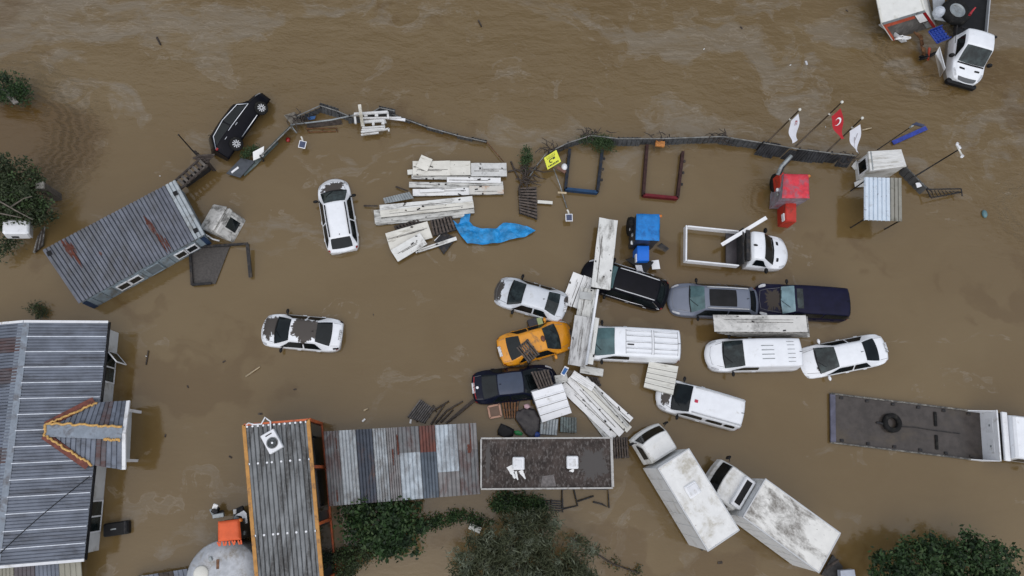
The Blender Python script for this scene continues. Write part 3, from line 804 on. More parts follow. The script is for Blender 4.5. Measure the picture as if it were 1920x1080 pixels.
def car(name, label, cat, kind, front, rear, paint, depth=.6, pitch=0, roll=0, z=.4, glass=None, rglass=None, W=None, mirrors=True, mirc=None, rails=None, sunroof=None, group='cars standing in the flood', wheels=False, plate=True, sideglass=None, extra=None, split=True, H=None, lights=True):
    m, L = place(front, rear, z, depth, pitch, roll)
    glass = glass or GLASSD; rglass = rglass or GLASSD; sideglass = sideglass or GLASSD
    if kind == 'sedan':  B = Body(L, W or 1.80, H or 1.46, L*.225, L*.195, L*.18, L*.115, zd=1.05)
    elif kind == 'hatch': B = Body(L, W or 1.80, H or 1.58, L*.20, L*.19, L*.12, L*.035, zn=.74, zc=1.05, zd=1.08, zsh=.98, roof=.68)
    elif kind == 'suv':  B = Body(L, W or 1.90, H or 1.70, L*.225, L*.14, L*.105, L*.035, zn=.86, zc=1.16, zd=1.14, zsh=1.06, roof=.70)
    elif kind == 'boxsuv': B = Body(L, W or 1.92, H or 1.80, L*.255, L*.11, L*.035, L*.01, zn=1.0, zc=1.20, zd=1.2, zsh=1.12, roof=.82, nose=.92, tail=.95)
    elif kind == 'van':  B = Body(L, W or 1.82, H or 1.82, L*.165, L*.18, L*.02, L*.008, zn=.86, zc=1.16, zd=1.2, zsh=1.12, roof=.83, nose=.80, tail=.95)
    t = thing(name, label, cat, m, group)
    body = B.shell(MB()).build('body', paint, t)
    ws = B.patch([(B.xw+.03,-1.82),(B.xc-.02,-1.95),(B.xc-.02,1.95),(B.xw+.03,1.82)], .012, 10, 14, .06).build('windscreen', glass, t)
    MB().tube([B.S(B.xc-.03,q)+Vector((.0,0,.03)) for q in (-1.2,-.8,-.4,-.1)], .014, 5).build('wiper', BLACKP, ws)
    MB().tube([B.S(B.xc-.03-.3*u,.1+.9*u)+Vector((0,0,.03)) for u in (0,.3,.6,1)], .014, 5).build('wiper', BLACKP, ws)
    fritm = B.line([(B.xc-.0,q) for q in (-1.9,-1.4,-.9,-.4,0,.4,.9,1.4,1.9)], .03, .01).build('scuttle', BLACKP, t)
    if kind in ('van',):
        B.patch([(B.xb+.0,-1.7),(B.xr-.0,-1.7),(B.xr,1.7),(B.xb,1.7)], .012, 3, 10, .05).build('rear_door_trim', paint, t)
    else:
        B.patch([(B.xb+.03,-1.72),(B.xr-.03,-1.66),(B.xr-.03,1.66),(B.xb+.03,1.72)], .012, 8, 12, .06).build('rear_window', rglass, t)
    for s in (-1, 1):
        xm = (B.xr+B.xw)/2-.05
        rearx = B.xr+.02
        if kind == 'van':
            B.patch([(B.xc-.22,s*2.86),(B.xw+.12,s*2.25),(B.xw-.72,s*2.25),(B.xw-.80,s*2.86)], .012, 4, 8, .08).build('side_window', sideglass, t)
            if split == 'mpv':
                for a, b in ((B.xw-.95,B.xw-1.85),(B.xw-1.93,B.xr+.22)):
                    B.patch([(a,s*2.82),(a-.03,s*2.28),(b+.05,s*2.28),(b,s*2.82)], .012, 4, 8, .14).build('side_window', sideglass, t)
        else:
            B.patch([(B.xc-.20,s*2.9),(B.xw+.04,s*2.2),(xm+.03,s*2.2),(xm+.03,s*2.9)], .012, 4, 8, .05).build('side_window', sideglass, t)
            B.patch([(xm-.04,s*2.9),(xm-.04,s*2.2),(rearx-.08,s*2.2),(rearx-.42,s*2.9)], .012, 4, 8, .05).build('side_window', sideglass, t)
        if mirrors:
            p = B.S(B.xc-.36, s*3.0); mm = MB()
            mm.ell(p+Vector((.03,s*.17,.07)), (.085,.14,.085), 10, 6); mm.tube([p, p+Vector((.02,s*.1,.04))], .035, 6)
            mm.build('mirror', mirc or BLACKP, t)
        for x in ((xm+.25, xm-.75) if kind != 'van' else (B.xw-.65,)):
            p = B.S(x, s*3.75); MB().cbox(p+Vector((0,s*.015,0)), (.2,.04,.035), .012).build('door_handle', CHROME if paint.name.startswith('black') else paint, t)
        if lights:
            B.patch([(L/2-.48,s*2.2),(L/2-.13,s*1.75),(L/2-.10,s*2.7),(L/2-.45,s*2.95)], .012, 5, 5, .2).build('headlight', LAMPG, t)
            if kind in ('sedan',):
                B.patch([(-L/2+.02,s*2.1),(-L/2+.09,s*2.1),(-L/2+.16,s*3.3),(-L/2+.02,s*3.3)], .012, 5, 5, .15).build('tail_light', LAMPR, t)
            else:
                B.patch([(-L/2+.04,s*2.5),(-L/2+.16,s*2.4),(-L/2+.16,s*3.6),(-L/2+.04,s*3.6)], .012, 4, 5, .1).build('tail_light', LAMPR, t)
        if rails:
            B.line([(B.xw-.08-(B.xw-B.xr-.15)*u,s*1.66) for u in (0,.1,.3,.5,.7,.9,1)], .032, .05).build('roof_rail', rails, t)
    if plate and kind == 'sedan':
        MB().cbox(B.S(-L/2+.10,0)+Vector((-.02,0,.012)), (.16,.54,.02), .006, Matrix.Rotation(R(-12),3,'Y')).build('number_plate', PLATE, t)
    if sunroof:
        x0, x1, mm = sunroof
        B.patch([(x0,-1.25),(x1,-1.25),(x1,1.25),(x0,1.25)], .012, 6, 10, .03).build('sunroof', mm, t)
    MB().tube([B.S(B.xr+.18,0)+Vector((0,0,.0)), B.S(B.xr+.18,0)+Vector((-.10,0,.10))], .016, 5).build('antenna', BLACKP, t)
    if wheels:
        for x in (L*.30,-L*.29):
            for s in (-1,1): wheel(t, x, s*(B.W/2-.015), .37, .24)
    if extra: extra(t, B, L)
    return t, B, L

def seam(t, B, pts, r=.010):
    B.line(pts, r, .004, 5).build('panel_seam', MC['seam'], t)
mat('seam', (.16,.16,.165), .6)
mat('seam dark', (.03,.03,.032), .6)

PW = lambda nm, muds=None, c=(.82,.84,.87), mn=3.: mat('white paint '+nm, c, .28, var=.04, dirt=(.52,.50,.47), da=.10, ds=1.6, muds=muds, coat=.2, mudn=mn, mudc=(.06,.05,.043), tide=.55)
MUDB = (.085,.068,.052)
def hoodseams(t, B, L):
    seam(t, B, [(B.xc+.02,-1.7),(L/2-.5,-1.5),(L/2-.22,-1.2),(L/2-.2,0),(L/2-.22,1.2),(L/2-.5,1.5),(B.xc+.02,1.7)])
def bootseams(t, B, L):
    hoodseams(t, B, L)
    seam(t, B, [(B.xb-.02,-1.6),(-L/2+.1,-1.6)]); seam(t, B, [(B.xb-.02,1.6),(-L/2+.1,1.6)])

# upper-left: black crossover rolled on its side against the fence
def chrome(t, B, L):
    xm = (B.xr+B.xw)/2
    for s in (-1,1):
        B.line([(B.xc-.12,s*2.98),(B.xw+.10,s*2.14),(xm,s*2.12),(B.xr+.02,s*2.2),(B.xr-.50,s*2.98)], .026, .02).build('chrome_trim', CHROME, t)
        B.line([(B.xc-.12,s*3.0),(xm,s*3.0),(B.xr-.50,s*3.0)], .022, .02).build('chrome_trim', CHROME, t)
        B.line([(L*.19,s*5.0),(0,s*5.0),(-L*.17,s*5.0)], .030, .02).build('sill_trim', CHROME, t)
BLK = mat('black paint', (.005,.005,.008), .3, var=.2, spec=.13)
NAVY = mat('navy paint', (.006,.008,.02), .3, var=.2, spec=.15)
car('car', 'black crossover rolled onto its side against the fence, wheels showing', 'car', 'suv', (503,183), (424,296), BLK, depth=.20, roll=-60, z=.55, wheels=True, extra=chrome, glass=GLASSM, mirrors=False)
# white hatchback
car('car', 'white hatchback with muddy bonnet floating beside the white panel pile', 'car', 'hatch', (622,337), (644,470), PW('hatch', [(1.55,0,.42,.58)]), depth=.55, rails=BLACKP, mirc=BLACKP, glass=GLASSM, extra=hoodseams)
# white sedan, mud on roof and bonnet
def bootlid(t, B, L):
    bootseams(t, B, L)
    MB().tube([B.S(-L/2+.12,-3)+Vector((0,0,.03)), B.S(-L/2+.02,-3.4)], .05, 6).build('bumper_gap', BLACKP, t)
    MB().tube([B.S(-L/2+.3,2.4)+Vector((0,0,.015)), B.S(-L/2+.02,2.1)+Vector((0,0,.02))], .05, 6).build('boot_gap', BLACKP, t)
car('car', 'white sedan with muddy roof and bonnet alone in open water', 'car', 'sedan', (488,615), (641,630), PW('sedan a', [(-.42,0,.78,.60),(1.60,-.1,.46,.56)], mn=3.4), depth=.55, pitch=-3, mirc=BLACKP, extra=bootlid)
# pale grey sedan
car('car', 'silver-white sedan with muddy bonnet nudging the white panels', 'car', 'sedan', (932,540), (1060,578), mat('silver paint', (.60,.63,.67), .28, .1, var=.05, dirt=(.4,.38,.34), da=.2, ds=1.2, muds=[(1.9,0,.34,.75),(-1.95,-.35,.2,.3)], coat=.3, mudn=3., mudc=(.05,.042,.036), tide=.55), depth=.52, pitch=-2, glass=GLASSM, rglass=GLASSM, extra=bootseams)
# orange taxi
def taxi(t, B, L):
    bootseams(t, B, L)
    MB().ell(B.S(.25,0)+Vector((0,0,.03)), (.12,.17,.05), 10, 6).build('roof_lamp_base', mat('taxi lamp', (.12,.04,.02), .5), t)
car('taxi', 'orange-yellow taxi with a pallet across its rear window', 'taxi', 'sedan', (1072,623), (938,660), mat('taxi paint', (.72,.29,.012), .3, var=.08, vs=1.5, dirt=(.22,.11,.04), da=.3, ds=1.6, coat=.3, muds=[(2.02,-.1,.16,.3)], mudn=3., tide=.52), depth=.5, glass=GLASSM, mirc=mat('taxi paint', (.7,.3,.02)), extra=taxi)
# navy sedan
def navyx(t, B, L):
    bootseams(t, B, L)
    B.patch([(B.xr+.02,-1.75),(B.xw-.02,-1.75),(B.xw-.02,1.75),(B.xr+.02,1.75)], .010, 8, 10, .05).build('roof_panel', mat('slate roof', (.04,.055,.09), .25, var=.08, spec=.35), t)
    B.line([(-L/2+.12,q) for q in (-1.6,-.8,0,.8,1.6)], .03, .015).build('light_bar', LAMPR, t)
    MB().lathe(B.S(-L/2+.28,0)+Vector((0,0,.005)), [(.07,0),(.07,.02)], 12).build('badge', CHROME, t)
car('car', 'dark navy sedan with a pallet lying over its windscreen', 'car', 'sedan', (1042,711), (889,728), NAVY, depth=.52, pitch=1, extra=navyx, H=1.46)
# white panel van
def vanribs(t, B, L):
    hoodseams(t, B, L)
    x0, x1 = B.xw-.55, B.xr+.2
    for a, b in ((x0, (x0+x1)/2+.05), ((x0+x1)/2-.12, x1)):
        for q in (-1.35,-.7,0,.7,1.35):
            B.line([(a,q),((a+b)/2,q),(b,q)], .028, .012).build('roof_rib', t_paint, t)
            seam(t, B, [(a,q+.07),(b,q+.07)], .014)
        seam(t, B, [(a+.03,q) for q in (-1.6,-.8,0,.8,1.6)], .012); seam(t, B, [(b-.03,q) for q in (-1.6,-.8,0,.8,1.6)], .012)
    MB().cbox(B.S(B.xw-.75,.35)+Vector((0,0,.03)), (.35,.07,.03), .01).build('roof_litter', BLACKP, t)
t_paint = PW('van a')
car('van', 'white panel van with ribbed roof and teal windscreen beside the plank stack', 'van', 'van', (1084,641), (1271,651), t_paint, depth=.45, glass=GLASST, W=1.86, extra=vanribs, group='vans standing in the flood')
# black crossover in the middle
def trims(t, B, L):
    xm = (B.xr+B.xw)/2
    for s in (-1,1):
        B.line([(B.xc-.15,s*3.0),(xm,s*3.0),(B.xr-.45,s*3.0),(B.xr-.2,s*2.5),(B.xr+.1,s*2.15)], .022, .02).build('chrome_trim', CHROME, t)
car('car', 'black crossover with silver roof rails and its bonnet under a long white panel', 'car', 'suv', (1098,507), (1249,554), BLK, depth=.6, roll=-3, glass=GLASST, rails=SILVER, extra=trims)
# grey SUV
car('car', 'blue-grey SUV with black glass sunroof and silver roof rails', 'car', 'suv', (1259,560), (1418,567), mat('blue grey paint', (.15,.17,.22), .3, .1, var=.05, vs=1.2), depth=.6, glass=GLASST, rails=SILVER, sunroof=(-1.0,.45,BLACKP), extra=hoodseams)
# navy boxy SUV
car('car', 'boxy dark navy SUV with muddy bonnet and pale blue windscreen', 'car', 'boxsuv', (1421,562), (1586,572), mat('navy paint boxy', (.008,.008,.026), .35, var=.2, spec=.15, mudc=(.06,.05,.042), muds=[(1.75,0,.42,.6)]), depth=.55, glass=mat('pale blue sky reflection glass', (.22,.33,.36), .06, var=.3, vs=1.6), sunroof=(.30,.62,GLASSM), plate=False, extra=hoodseams)  # windscreen colour carries a painted sky reflection
# small white van
def smallribs(t, B, L):
    hoodseams(t, B, L)
    for y in (-.75,-.25,.25,.75):
        B.line([(-.1,y),(-.75,y)], .02, .008).build('roof_slot', STEELG, t)
    for y in (-1.3,-.8,-.3,.2,.7,1.2):
        B.line([(-1.5,y),(-1.9,y)], .014, .008).build('roof_slot', STEELG, t)
car('van', 'white delivery van with short slots on its roof below the dirty panel stack', 'van', 'van', (1329,667), (1494,664), PW('van b'), depth=.5, glass=GLASSM, extra=smallribs, group='vans standing in the flood')
# white sedan, nose down
car('car', 'white sedan tipped nose down with its boot lifted clear of the water', 'car', 'sedan', (1504,682), (1656,653), PW('sedan b', [(1.32,.42,.22,.18)], mn=3.), depth=.50, pitch=-5.5, z=.4, mirc=PW('sedan b'), glass=GLASSM, extra=bootseams)
# white mpv
def mpvx(t, B, L):
    hoodseams(t, B, L)
    MB().cbox(B.S(.45,.12)+Vector((0,0,.02)), (.18,.16,.05), .03).build('red_sticker', mat('red sticker', (.5,.02,.06), .5), t)
car('van', 'white windowed people carrier with its bonnet under a ribbed cream panel', 'van', 'van', (1238,737), (1387,779), PW('mpv', [(1.9,.2,.22,.4)]), depth=.5, glass=GLASSD, split='mpv', rails=SILVER, extra=mpvx, W=1.80, H=1.80, group='vans standing in the flood')

# ---------------------------------------------------------------- trucks
def cabover(t, x0, x1, w, H, paint, glass, dep, nm='cab'):
    """forward-control lorry cab between x0 (rear) and x1 (front), with its windscreen, windows and mirrors"""
    L = x1-x0; xc = (x0+x1)/2
    def prof(u):   # u 0 rear .. 1 front: top height
        return H
    pts = [(x0,.5),(x0,H-.10),(x0+.10,H),(x1-.62,H+.03),(x1-.42,H-.02),(x1-.10,H-.85),(x1,H-1.0),(x1+.03,.5)]
    mb = MB(); k = len(pts); ys = [-w/2,-w/2+.07,-w/4,0,w/4,w/2-.07,w/2]
    ins = [.0,.0,.05,.07,.05,.02,0,0]
    vs = []
    for y in ys:
        e = abs(abs(y)-w/2) < 1e-6
        c = 1-(2*y/w)**2
        for i,(x,z) in enumerate(pts):
            zz = z-(.10 if e and i in (1,2,3,4) else 0)
            yy = y-(math.copysign(.10 if i in (1,2,3,4) else .0, y) if abs(y) > w/2-.08 else 0)
            vs.append((x+(.10*c if i > 3 else 0), yy, zz))
    n = len(ys)
    fs = [(i*k+j, (i+1)*k+j, (i+1)*k+(j+1)%k, i*k+(j+1)%k) for i in range(n-1) for j in range(k)]
    fs += [tuple(range(k-1,-1,-1)), tuple((n-1)*k+j for j in range(k))]
    mb.add(vs, fs); cb = mb.build(nm, paint, t)
    a, b = Vector((x1-.42,0,H-.02)), Vector((x1-.10,0,H-.85)); nn = Vector((.83,0,.32)).normalized()
    def wf(u, v):
        y = (v-.5)*(w-.34+.16*u); c = 1-(2*y/w)**2
        p = a.lerp(b, .06+.86*u); return Vector((p.x+.10*c, y, p.z))+nn*.015
    MB().grid(wf, 6, 12).build('windscreen', glass, t)
    for s in (-1,1):
        def sf(u, v, s=s):
            z = H-.22-.55*v; y = w/2-.075+.075*v
            x = x0+.28+(x1-.55+.24*v-x0-.28)*u
            return Vector((x, s*(y+.012), z))
        MB().grid(sf, 4, 3).build('side_window', GLASSD, t)
        mm = MB(); mm.cbox((x1-.12, s*(w/2+.20), H-.55), (.10,.20,.42), .03); mm.tube([(x1-.2,s*(w/2-.02),H-.35),(x1-.12,s*(w/2+.2),H-.35)], .02, 5)
        mm.build('mirror', BLACKP, t)
    return cb
def boxtruck(label, roof, zr, cabf, cabr, paintm, roofm, zcab, hatch=None, vent=False):
    """roof: px corners front-right, front-left, rear-left, rear-right (seen along the lorry), at height zr"""
    q = quadP(roof, zr); fr = (q[0]+q[1])/2; rr = (q[2]+q[3])/2
    h = math.atan2((fr-rr).y, (fr-rr).x); c = (fr+rr)/2
    m = Matrix.Translation((c.x,c.y,0)) @ Matrix.Rotation(h,4,'Z')
    L = (fr-rr).length; W = ((q[0]-q[1]).length+(q[2]-q[3]).length)/2
    t = thing('box_truck', label, 'truck', m, 'box trucks')
    bx = MB().box((0,0,(zr+.25)/2-.03), (L,W,zr-.31), None).build('cargo_box', paintm, t)
    MB().plate([(-L/2+.03,-W/2+.03,zr),(L/2-.03,-W/2+.03,zr),(L/2-.03,W/2-.03,zr),(-L/2+.03,W/2-.03,zr)], .05).build('roof', roofm, bx)
    for s in (-1,1):
        MB().cbox((0,s*(W/2-.005),zr-.04), (L+.04,.07,.11), .015).build('edge_rail', SILVER, bx)
        MB().cbox((s*(L/2-.005),0,zr-.041), (.07,W-.08,.11), .015).build('edge_rail', SILVER, bx)
    for k in range(1,7):
        for s in (-1,1): MB().box((-L/2+L*k/7,s*(W/2+.008),(zr+.2)/2), (.035,.016,zr-.45)).build('panel_joint', paintm, bx)
    for s in (-1,1): MB().cbox((-L/2-.02,s*(W/4),(zr+.2)/2), (.05,W/2-.06,zr-.5), .01).build('rear_door', paintm, bx)
    MB().box((.1,0,.05), (L+1.4,.9,.25)).build('chassis', STEELD, t)
    mi = m.inverted(); f0 = mi@P(*cabf, zcab-.5); r0 = mi@P(*cabr, zcab)
    x1 = f0.x; x0 = L/2+.16
    cabover(t, x0, max(x1,x0+1.4), W*.93, zcab, TRA, GLASSD, .5)
    if hatch:
        p = mi@P(*hatch, zr); hb = MB().cbox((p.x,p.y,zr+.04), (.62,.66,.10), .05).build('roof_hatch', WHITEM, t)
        MB().cbox((p.x,p.y,zr+.10), (.42,.46,.03), .02).build('hatch_lid', FASC, hb)
    if vent:   # cooling unit on the box front
        ub = MB().cbox((L/2+.34,0,zcab+.02), (.55,W*.74,.62), .05).build('cooling_unit', WHITEM, t)
        MB().box((L/2+.36,0,zcab+.335), (.30,W*.6,.02)).build('cooling_grille', BLACKP, ub)
    return t, L, W
TRW = mat('truck white', (.72,.73,.73), .45, var=.05, dirt=(.45,.43,.39), da=.3, ds=1.2, tide=.05)
TRA = mat('truck roof clean', (.76,.76,.74), .45, var=.06, dirt=(.44,.41,.34), da=.45, ds=.8, spots=(.45,.43,.39))
TRB = mat('truck roof dirty', (.74,.73,.69), .5, var=.06, dirt=(.16,.145,.125), da=.52, ds=.9, dsc=(.6,1.2,1), spots=(.3,.29,.27))
boxtruck('white box truck with clean roof and one square roof hatch', ((1290.6,841.7),(1234.6,877.6),(1326,1032.5),(1388,995)), 3.0, (1216,808), (1250,850), TRW, TRA, 2.0, (1298,918))
boxtruck('white box truck with blackened dirty roof and cooling unit behind the cab', ((1437,899),(1392,968),(1534.5,1072.7),(1577.5,1001)), 2.9, (1345,884), (1410,930), TRW, TRB, 2.0, None, True)

# dropside pickup
pm, pL = place((1476,474), (1286,455), .8, .45)
pk = thing('dropside_truck', 'white dropside pickup truck with flooded open load bed', 'truck', pm)
PB = Body(pL, 2.0, 2.1, .95, .75, .03, pL-2.35, zn=1.05, zc=1.32, zd=.5, zsh=1.2, roof=.80, nose=.80)
def pcab():
    mb = MB(); qs = [-q for q in Body.QS[:0:-1]]+list(Body.QS); k = len(qs); n = 26
    x0, x1 = PB.xr-.0, pL/2
    xs = [x0+(x1-x0)*i/n for i in range(n+1)]
    vs = [PB.S(x,q) for x in xs for q in qs]
    fs = [(i*k+j,(i+1)*k+j,(i+1)*k+(j+1)%k,i*k+(j+1)%k) for i in range(n) for j in range(k)]
    fs += [tuple(range(k)), tuple(range(n*k+k-1,n*k-1,-1))]
    mb.add(vs, fs, True); mb.sm[-1] = mb.sm[-2] = False
    return mb
PKW = PW('pickup')
pcab().build('cab', PKW, pk)
PB.patch([(PB.xw+.04,-1.8),(PB.xc-.04,-1.9),(PB.xc-.04,1.9),(PB.xw+.04,1.8)], .015, 8, 12, .06).build('windscreen', GLASSD, pk)
PB.line([(PB.xc-.0,q) for q in (-1.9,-1,0,1,1.9)], .04, .01).build('scuttle', BLACKP, pk)
for s in (-1,1):
    PB.patch([(PB.xc-.25,s*2.88),(PB.xw+.1,s*2.25),(PB.xr+.25,s*2.25),(PB.xr+.25,s*2.88)], .015, 5, 5, .08).build('side_window', GLASSD, pk)
    p = PB.S(PB.xc-.3, s*3.0); MB().ell(p+Vector((0,s*.22,.1)), (.10,.17,.16), 10, 6).build('mirror', BLACKP, pk)
    PB.patch([(PB.xc+.2,s*.75),(PB.xc+.34,s*.75),(PB.xc+.34,s*1.3),(PB.xc+.2,s*1.3)], .012, 3, 3, .1).build('bonnet_vent', BLACKP, pk)
    PB.patch([(pL/2-.5,s*2.3),(pL/2-.14,s*1.8),(pL/2-.10,s*2.8),(pL/2-.45,s*3.0)], .012, 4, 4, .2).build('headlight', LAMPG, pk)
MB().ell(PB.S(PB.xw-.45,-.1)+Vector((0,0,.02)), (.13,.06,.03)).build('aerial_fin', BLACKP, pk)
bx0, bx1, bw = -pL/2, PB.xr-.42, 2.1
zt = 1.22
def wallb(n, c, d, m=WHITEM): MB().cbox(c, d, .015).build(n, m, pk)
wallb('tailboard', (bx0+.04,0,zt-.2), (.09,bw,.44)); 
for s in (-1,1): wallb('dropside', ((bx0+bx1)/2+.05,s*(bw/2-.04),zt-.2), (bx1-bx0-.12,.08,.44))
wallb('headboard', (bx1+.04,0,zt+.05), (.09,bw,.9), STEELD)
MB().box((bx1-.30,0,zt-.42), (.62,bw-.2,.1)).build('bed_floor', mat('wet bed', (.05,.045,.05), .3, var=.3), pk)
MB().box((bx1+.26,0,1.75), (.22,1.75,.25)).build('cab_guard', STEELD, pk)
MB().box((0,0,.18), (pL-.6,.8,.25)).build('chassis', STEELD, pk)
pb = MB(); pb.bar(P(1353,459,.75), P(1437,408,1.75), .20, .07)
pb.build('plank', WHITEM, None, label='long white plank leaning across the pickup load bed', cat='plank')

# long dark flatbed trailer truck on the right
ZB = .06
fq = [P(1559,739,.20), P(1842,774,.10), P(1843,863,.10), P(1558,828,.20)]
fr = (fq[1]+fq[2])/2; rr = (fq[0]+fq[3])/2
h = math.atan2((fr-rr).y, (fr-rr).x); FL = (fr-rr).length; FW = 2.55
fm = Matrix.Translation(((fr.x+rr.x)/2,(fr.y+rr.y)/2,0)) @ Matrix.Rotation(h,4,'Z')
fb = thing('flatbed_truck', 'long dark flatbed truck awash, white headboard and cab at the frame edge', 'truck', fm)
WETB = mat('wet steel bed', (.062,.053,.048), .22, .0, var=.25, vs=2, dirt=(.085,.068,.05), da=.4, ds=.6, dsc=(.6,1,1), bump=.1, bsc=6, spec=.3)
def bedz(x): return .13-.10*max(0,(x+FL*.05)/(FL*.55))
MB().grid(lambda u, v: Vector((-FL/2+FL*u, (v-.5)*FW, bedz(-FL/2+FL*u))), 24, 2).build('bed_floor', WETB, fb)
for s in (-1,1):
    MB().cbox((0,s*(FW/2+.03),.10), (FL,.07,.26), .02).build('side_rail', mat('scuffed rail', (.36,.34,.30), .6, var=.4, vs=6, dirt=(.05,.05,.05), da=.7, ds=4), fb)
    for k in range(6): MB().cbox((-FL/2+.6+k*1.45,s*(FW/2-.14),bedz(-FL/2+.6+k*1.45)+.03), (.20,.14,.08), .02).build('lashing_point', STEELD, fb)
    MB().cbox((FL*.19,s*.62,bedz(FL*.19)+.04), (.16,.78,.09), .03).build('wheel_chock', RUBBER, fb)
MB().cbox((-FL/2+.12,0,.14), (.30,FW,.10), .02).build('tail_beam', mat('blue grey beam', (.09,.09,.13), .5, var=.3), fb)
MB().cbox((FL/2+.02,0,.55), (.08,FW+.12,1.4), .02).build('headboard', WHITEM, fb)
for y in (-.55,.55): MB().box((FL/2-.025,y,.65), (.012,.75,.5)).build('headboard_panel', FASC, fb)
for y in (-.55,.55): MB().box((FL/2-.035,y,.68), (.012,.11,.11)).build('headboard_mark', STEELG, fb)
for s in (-1,1): MB().plate([(FL/2,s*(FW/2+.03),1.2),(FL/2,s*(FW/2+.03),-.2),(FL/2-.85,s*(FW/2+.03),-.2),(FL/2-.85,s*(FW/2+.03),.22)], .04).build('side_gusset', WHITEM, fb)
MB().box((FL/2+.22,0,.75), (.3,FW-.1,.5)).build('gantry', STEELD, fb)
MB().cbox((FL/2+.42,0,1.18), (.30,FW,.16), .03).build('cab_guard', WHITEM, fb)
cabover(fb, FL/2+.62, FL/2+2.8, 2.4, 1.62, PW('flatbed cab'), GLASSD, .5)
ty = P(1672,793,.25); tyre = thing('tyre', 'black tyre lying flat on the long dark flatbed', 'tyre', Vector((ty.x,ty.y,.14)))
MB().lathe((0,0,0), [(.30,.02),(.47,0),(.52,.08),(.52,.2),(.47,.28),(.30,.26),(.27,.2),(.27,.08),(.30,.02)], 32, caps=False).build('carcass', RUBBER, tyre)
MB().tube([(-.5,-.05,.1),(-.62,0,.1),(-.8,.02,.02)], .06, 6).build('rope_end', STEELD, tyre)
rp = MB(); rp.tube([P(1690,800,.16),P(1715,801,.15),P(1745,806,.14),P(1800,813,.08)], .022, 5)
rp.build('rope', STEELD, None, label='thin dark rope trailing across the flatbed from the tyre', cat='rope')

# white truck at the top right, front down in the picture
tm, tL = place((1812,150), (1835,-95), .8, .35)
tt = thing('chassis_truck', 'white truck cab with bare chassis and a big wheel loaded behind it', 'truck', tm)
TB = Body(tL, 2.05, 2.28, 1.0, .78, .03, tL-2.95, zn=1.15, zc=1.42, zd=.5, zsh=1.3, roof=.84, nose=.78)
PB_, pL_ = PB, pL; PB, pL = TB, tL
pcab().build('cab', PW('truck top'), tt)
PB, pL = PB_, pL_
TB.patch([(TB.xw+.04,-1.8),(TB.xc-.05,-1.92),(TB.xc-.05,1.92),(TB.xw+.04,1.8)], .015, 8, 12, .05).build('windscreen', GLASSM, tt)
TB.line([(TB.xc-.0,q) for q in (-1.9,-1,0,1,1.9)], .05, .01).build('scuttle', BLACKP, tt)
for s in (-1,1):
    TB.patch([(TB.xc-.25,s*2.88),(TB.xw+.1,s*2.25),(TB.xw-.75,s*2.25),(TB.xw-.75,s*2.88)], .015, 5, 5, .06).build('side_window', GLASSD, tt)
    TB.patch([(TB.xw-.9,s*2.88),(TB.xw-.9,s*2.25),(TB.xr+.25,s*2.25),(TB.xr+.25,s*2.88)], .015, 5, 5, .06).build('side_window', GLASSD, tt)
    p = TB.S(TB.xc-.3, s*3.0); MB().ell(p+Vector((0,s*.22,.1)), (.10,.17,.18), 10, 6).build('mirror', BLACKP, tt)
    TB.patch([(TB.xc+.25,s*.6),(TB.xc+.37,s*.6),(TB.xc+.37,s*1.4),(TB.xc+.25,s*1.4)], .012, 3, 3, .1).build('bonnet_vent', BLACKP, tt)
    TB.patch([(tL/2-.62,s*2.3),(tL/2-.18,s*1.7),(tL/2-.12,s*2.8),(tL/2-.55,s*3.05)], .014, 4, 4, .2).build('headlight', LAMPG, tt)
TB.patch([(tL/2-.22,-1.5),(tL/2-.04,-1.4),(tL/2-.04,1.4),(tL/2-.22,1.5)], .02, 4, 8, .15).build('grille', mat('grille', (.08,.085,.09), .4), tt)
MB().cbox((tL/2-.02,0,.62), (.35,1.9,.42), .10).build('bumper', BLACKP, tt)
MB().cbox((TB.xr-.06,0,1.9), (.12,2.3,.16), .03).build('rear_spoiler', BLACKP, tt)
MB().box((-.9,0,.95), (tL-2.9,1.9,.16)).build('load_bed', BLACKP, tt)
for s in (-1,1): MB().box((-.9,s*.98,1.12), (tL-2.9,.06,.3)).build('bed_side', STEELD if s < 0 else SILVER, tt)
wp = P(1803,12,1.5); wl = thing('truck_wheel', 'large truck wheel with grey rim lying on the truck bed', 'wheel', Vector((wp.x,wp.y,.72)))
MB().lathe((0,0,0), [(.5,.0),(.8,0),(.92,.1),(.92,.34),(.8,.44),(.5,.42)], 32, caps=False).build('tyre', RUBBER, wl)
MB().lathe((0,0,0), [(.5,.34),(.5,.43),(.45,.43),(.40,.24),(.16,.22),(.16,.32),(.02,.32)], 32).build('rim', STEELG, wl)
MB().lathe((-.05,-.08,.2), [(.13,0),(.13,.09)], 14).build('hub_hole', BLACKP, wl)
rc = MB(); rc.tube([P(1818,28,1.7),P(1822,22,1.75),P(1829,14,1.8)], .09, 8, .04)
rc.build('red_bottle', mat('red plastic', (.42,.02,.03), .35), None, label='red plastic bottle on the truck bed beside the big wheel', cat='bottle')
# open driver door hanging into the water
dp = MB().plate([P(1753,103,.75), P(1761,88,1.2), P(1772,128,1.0), P(1762,145,.2)], .07)
dp.build('torn_panel', PW('door'), None, label='torn white body panel hanging beside the truck front wheel', cat='panel')
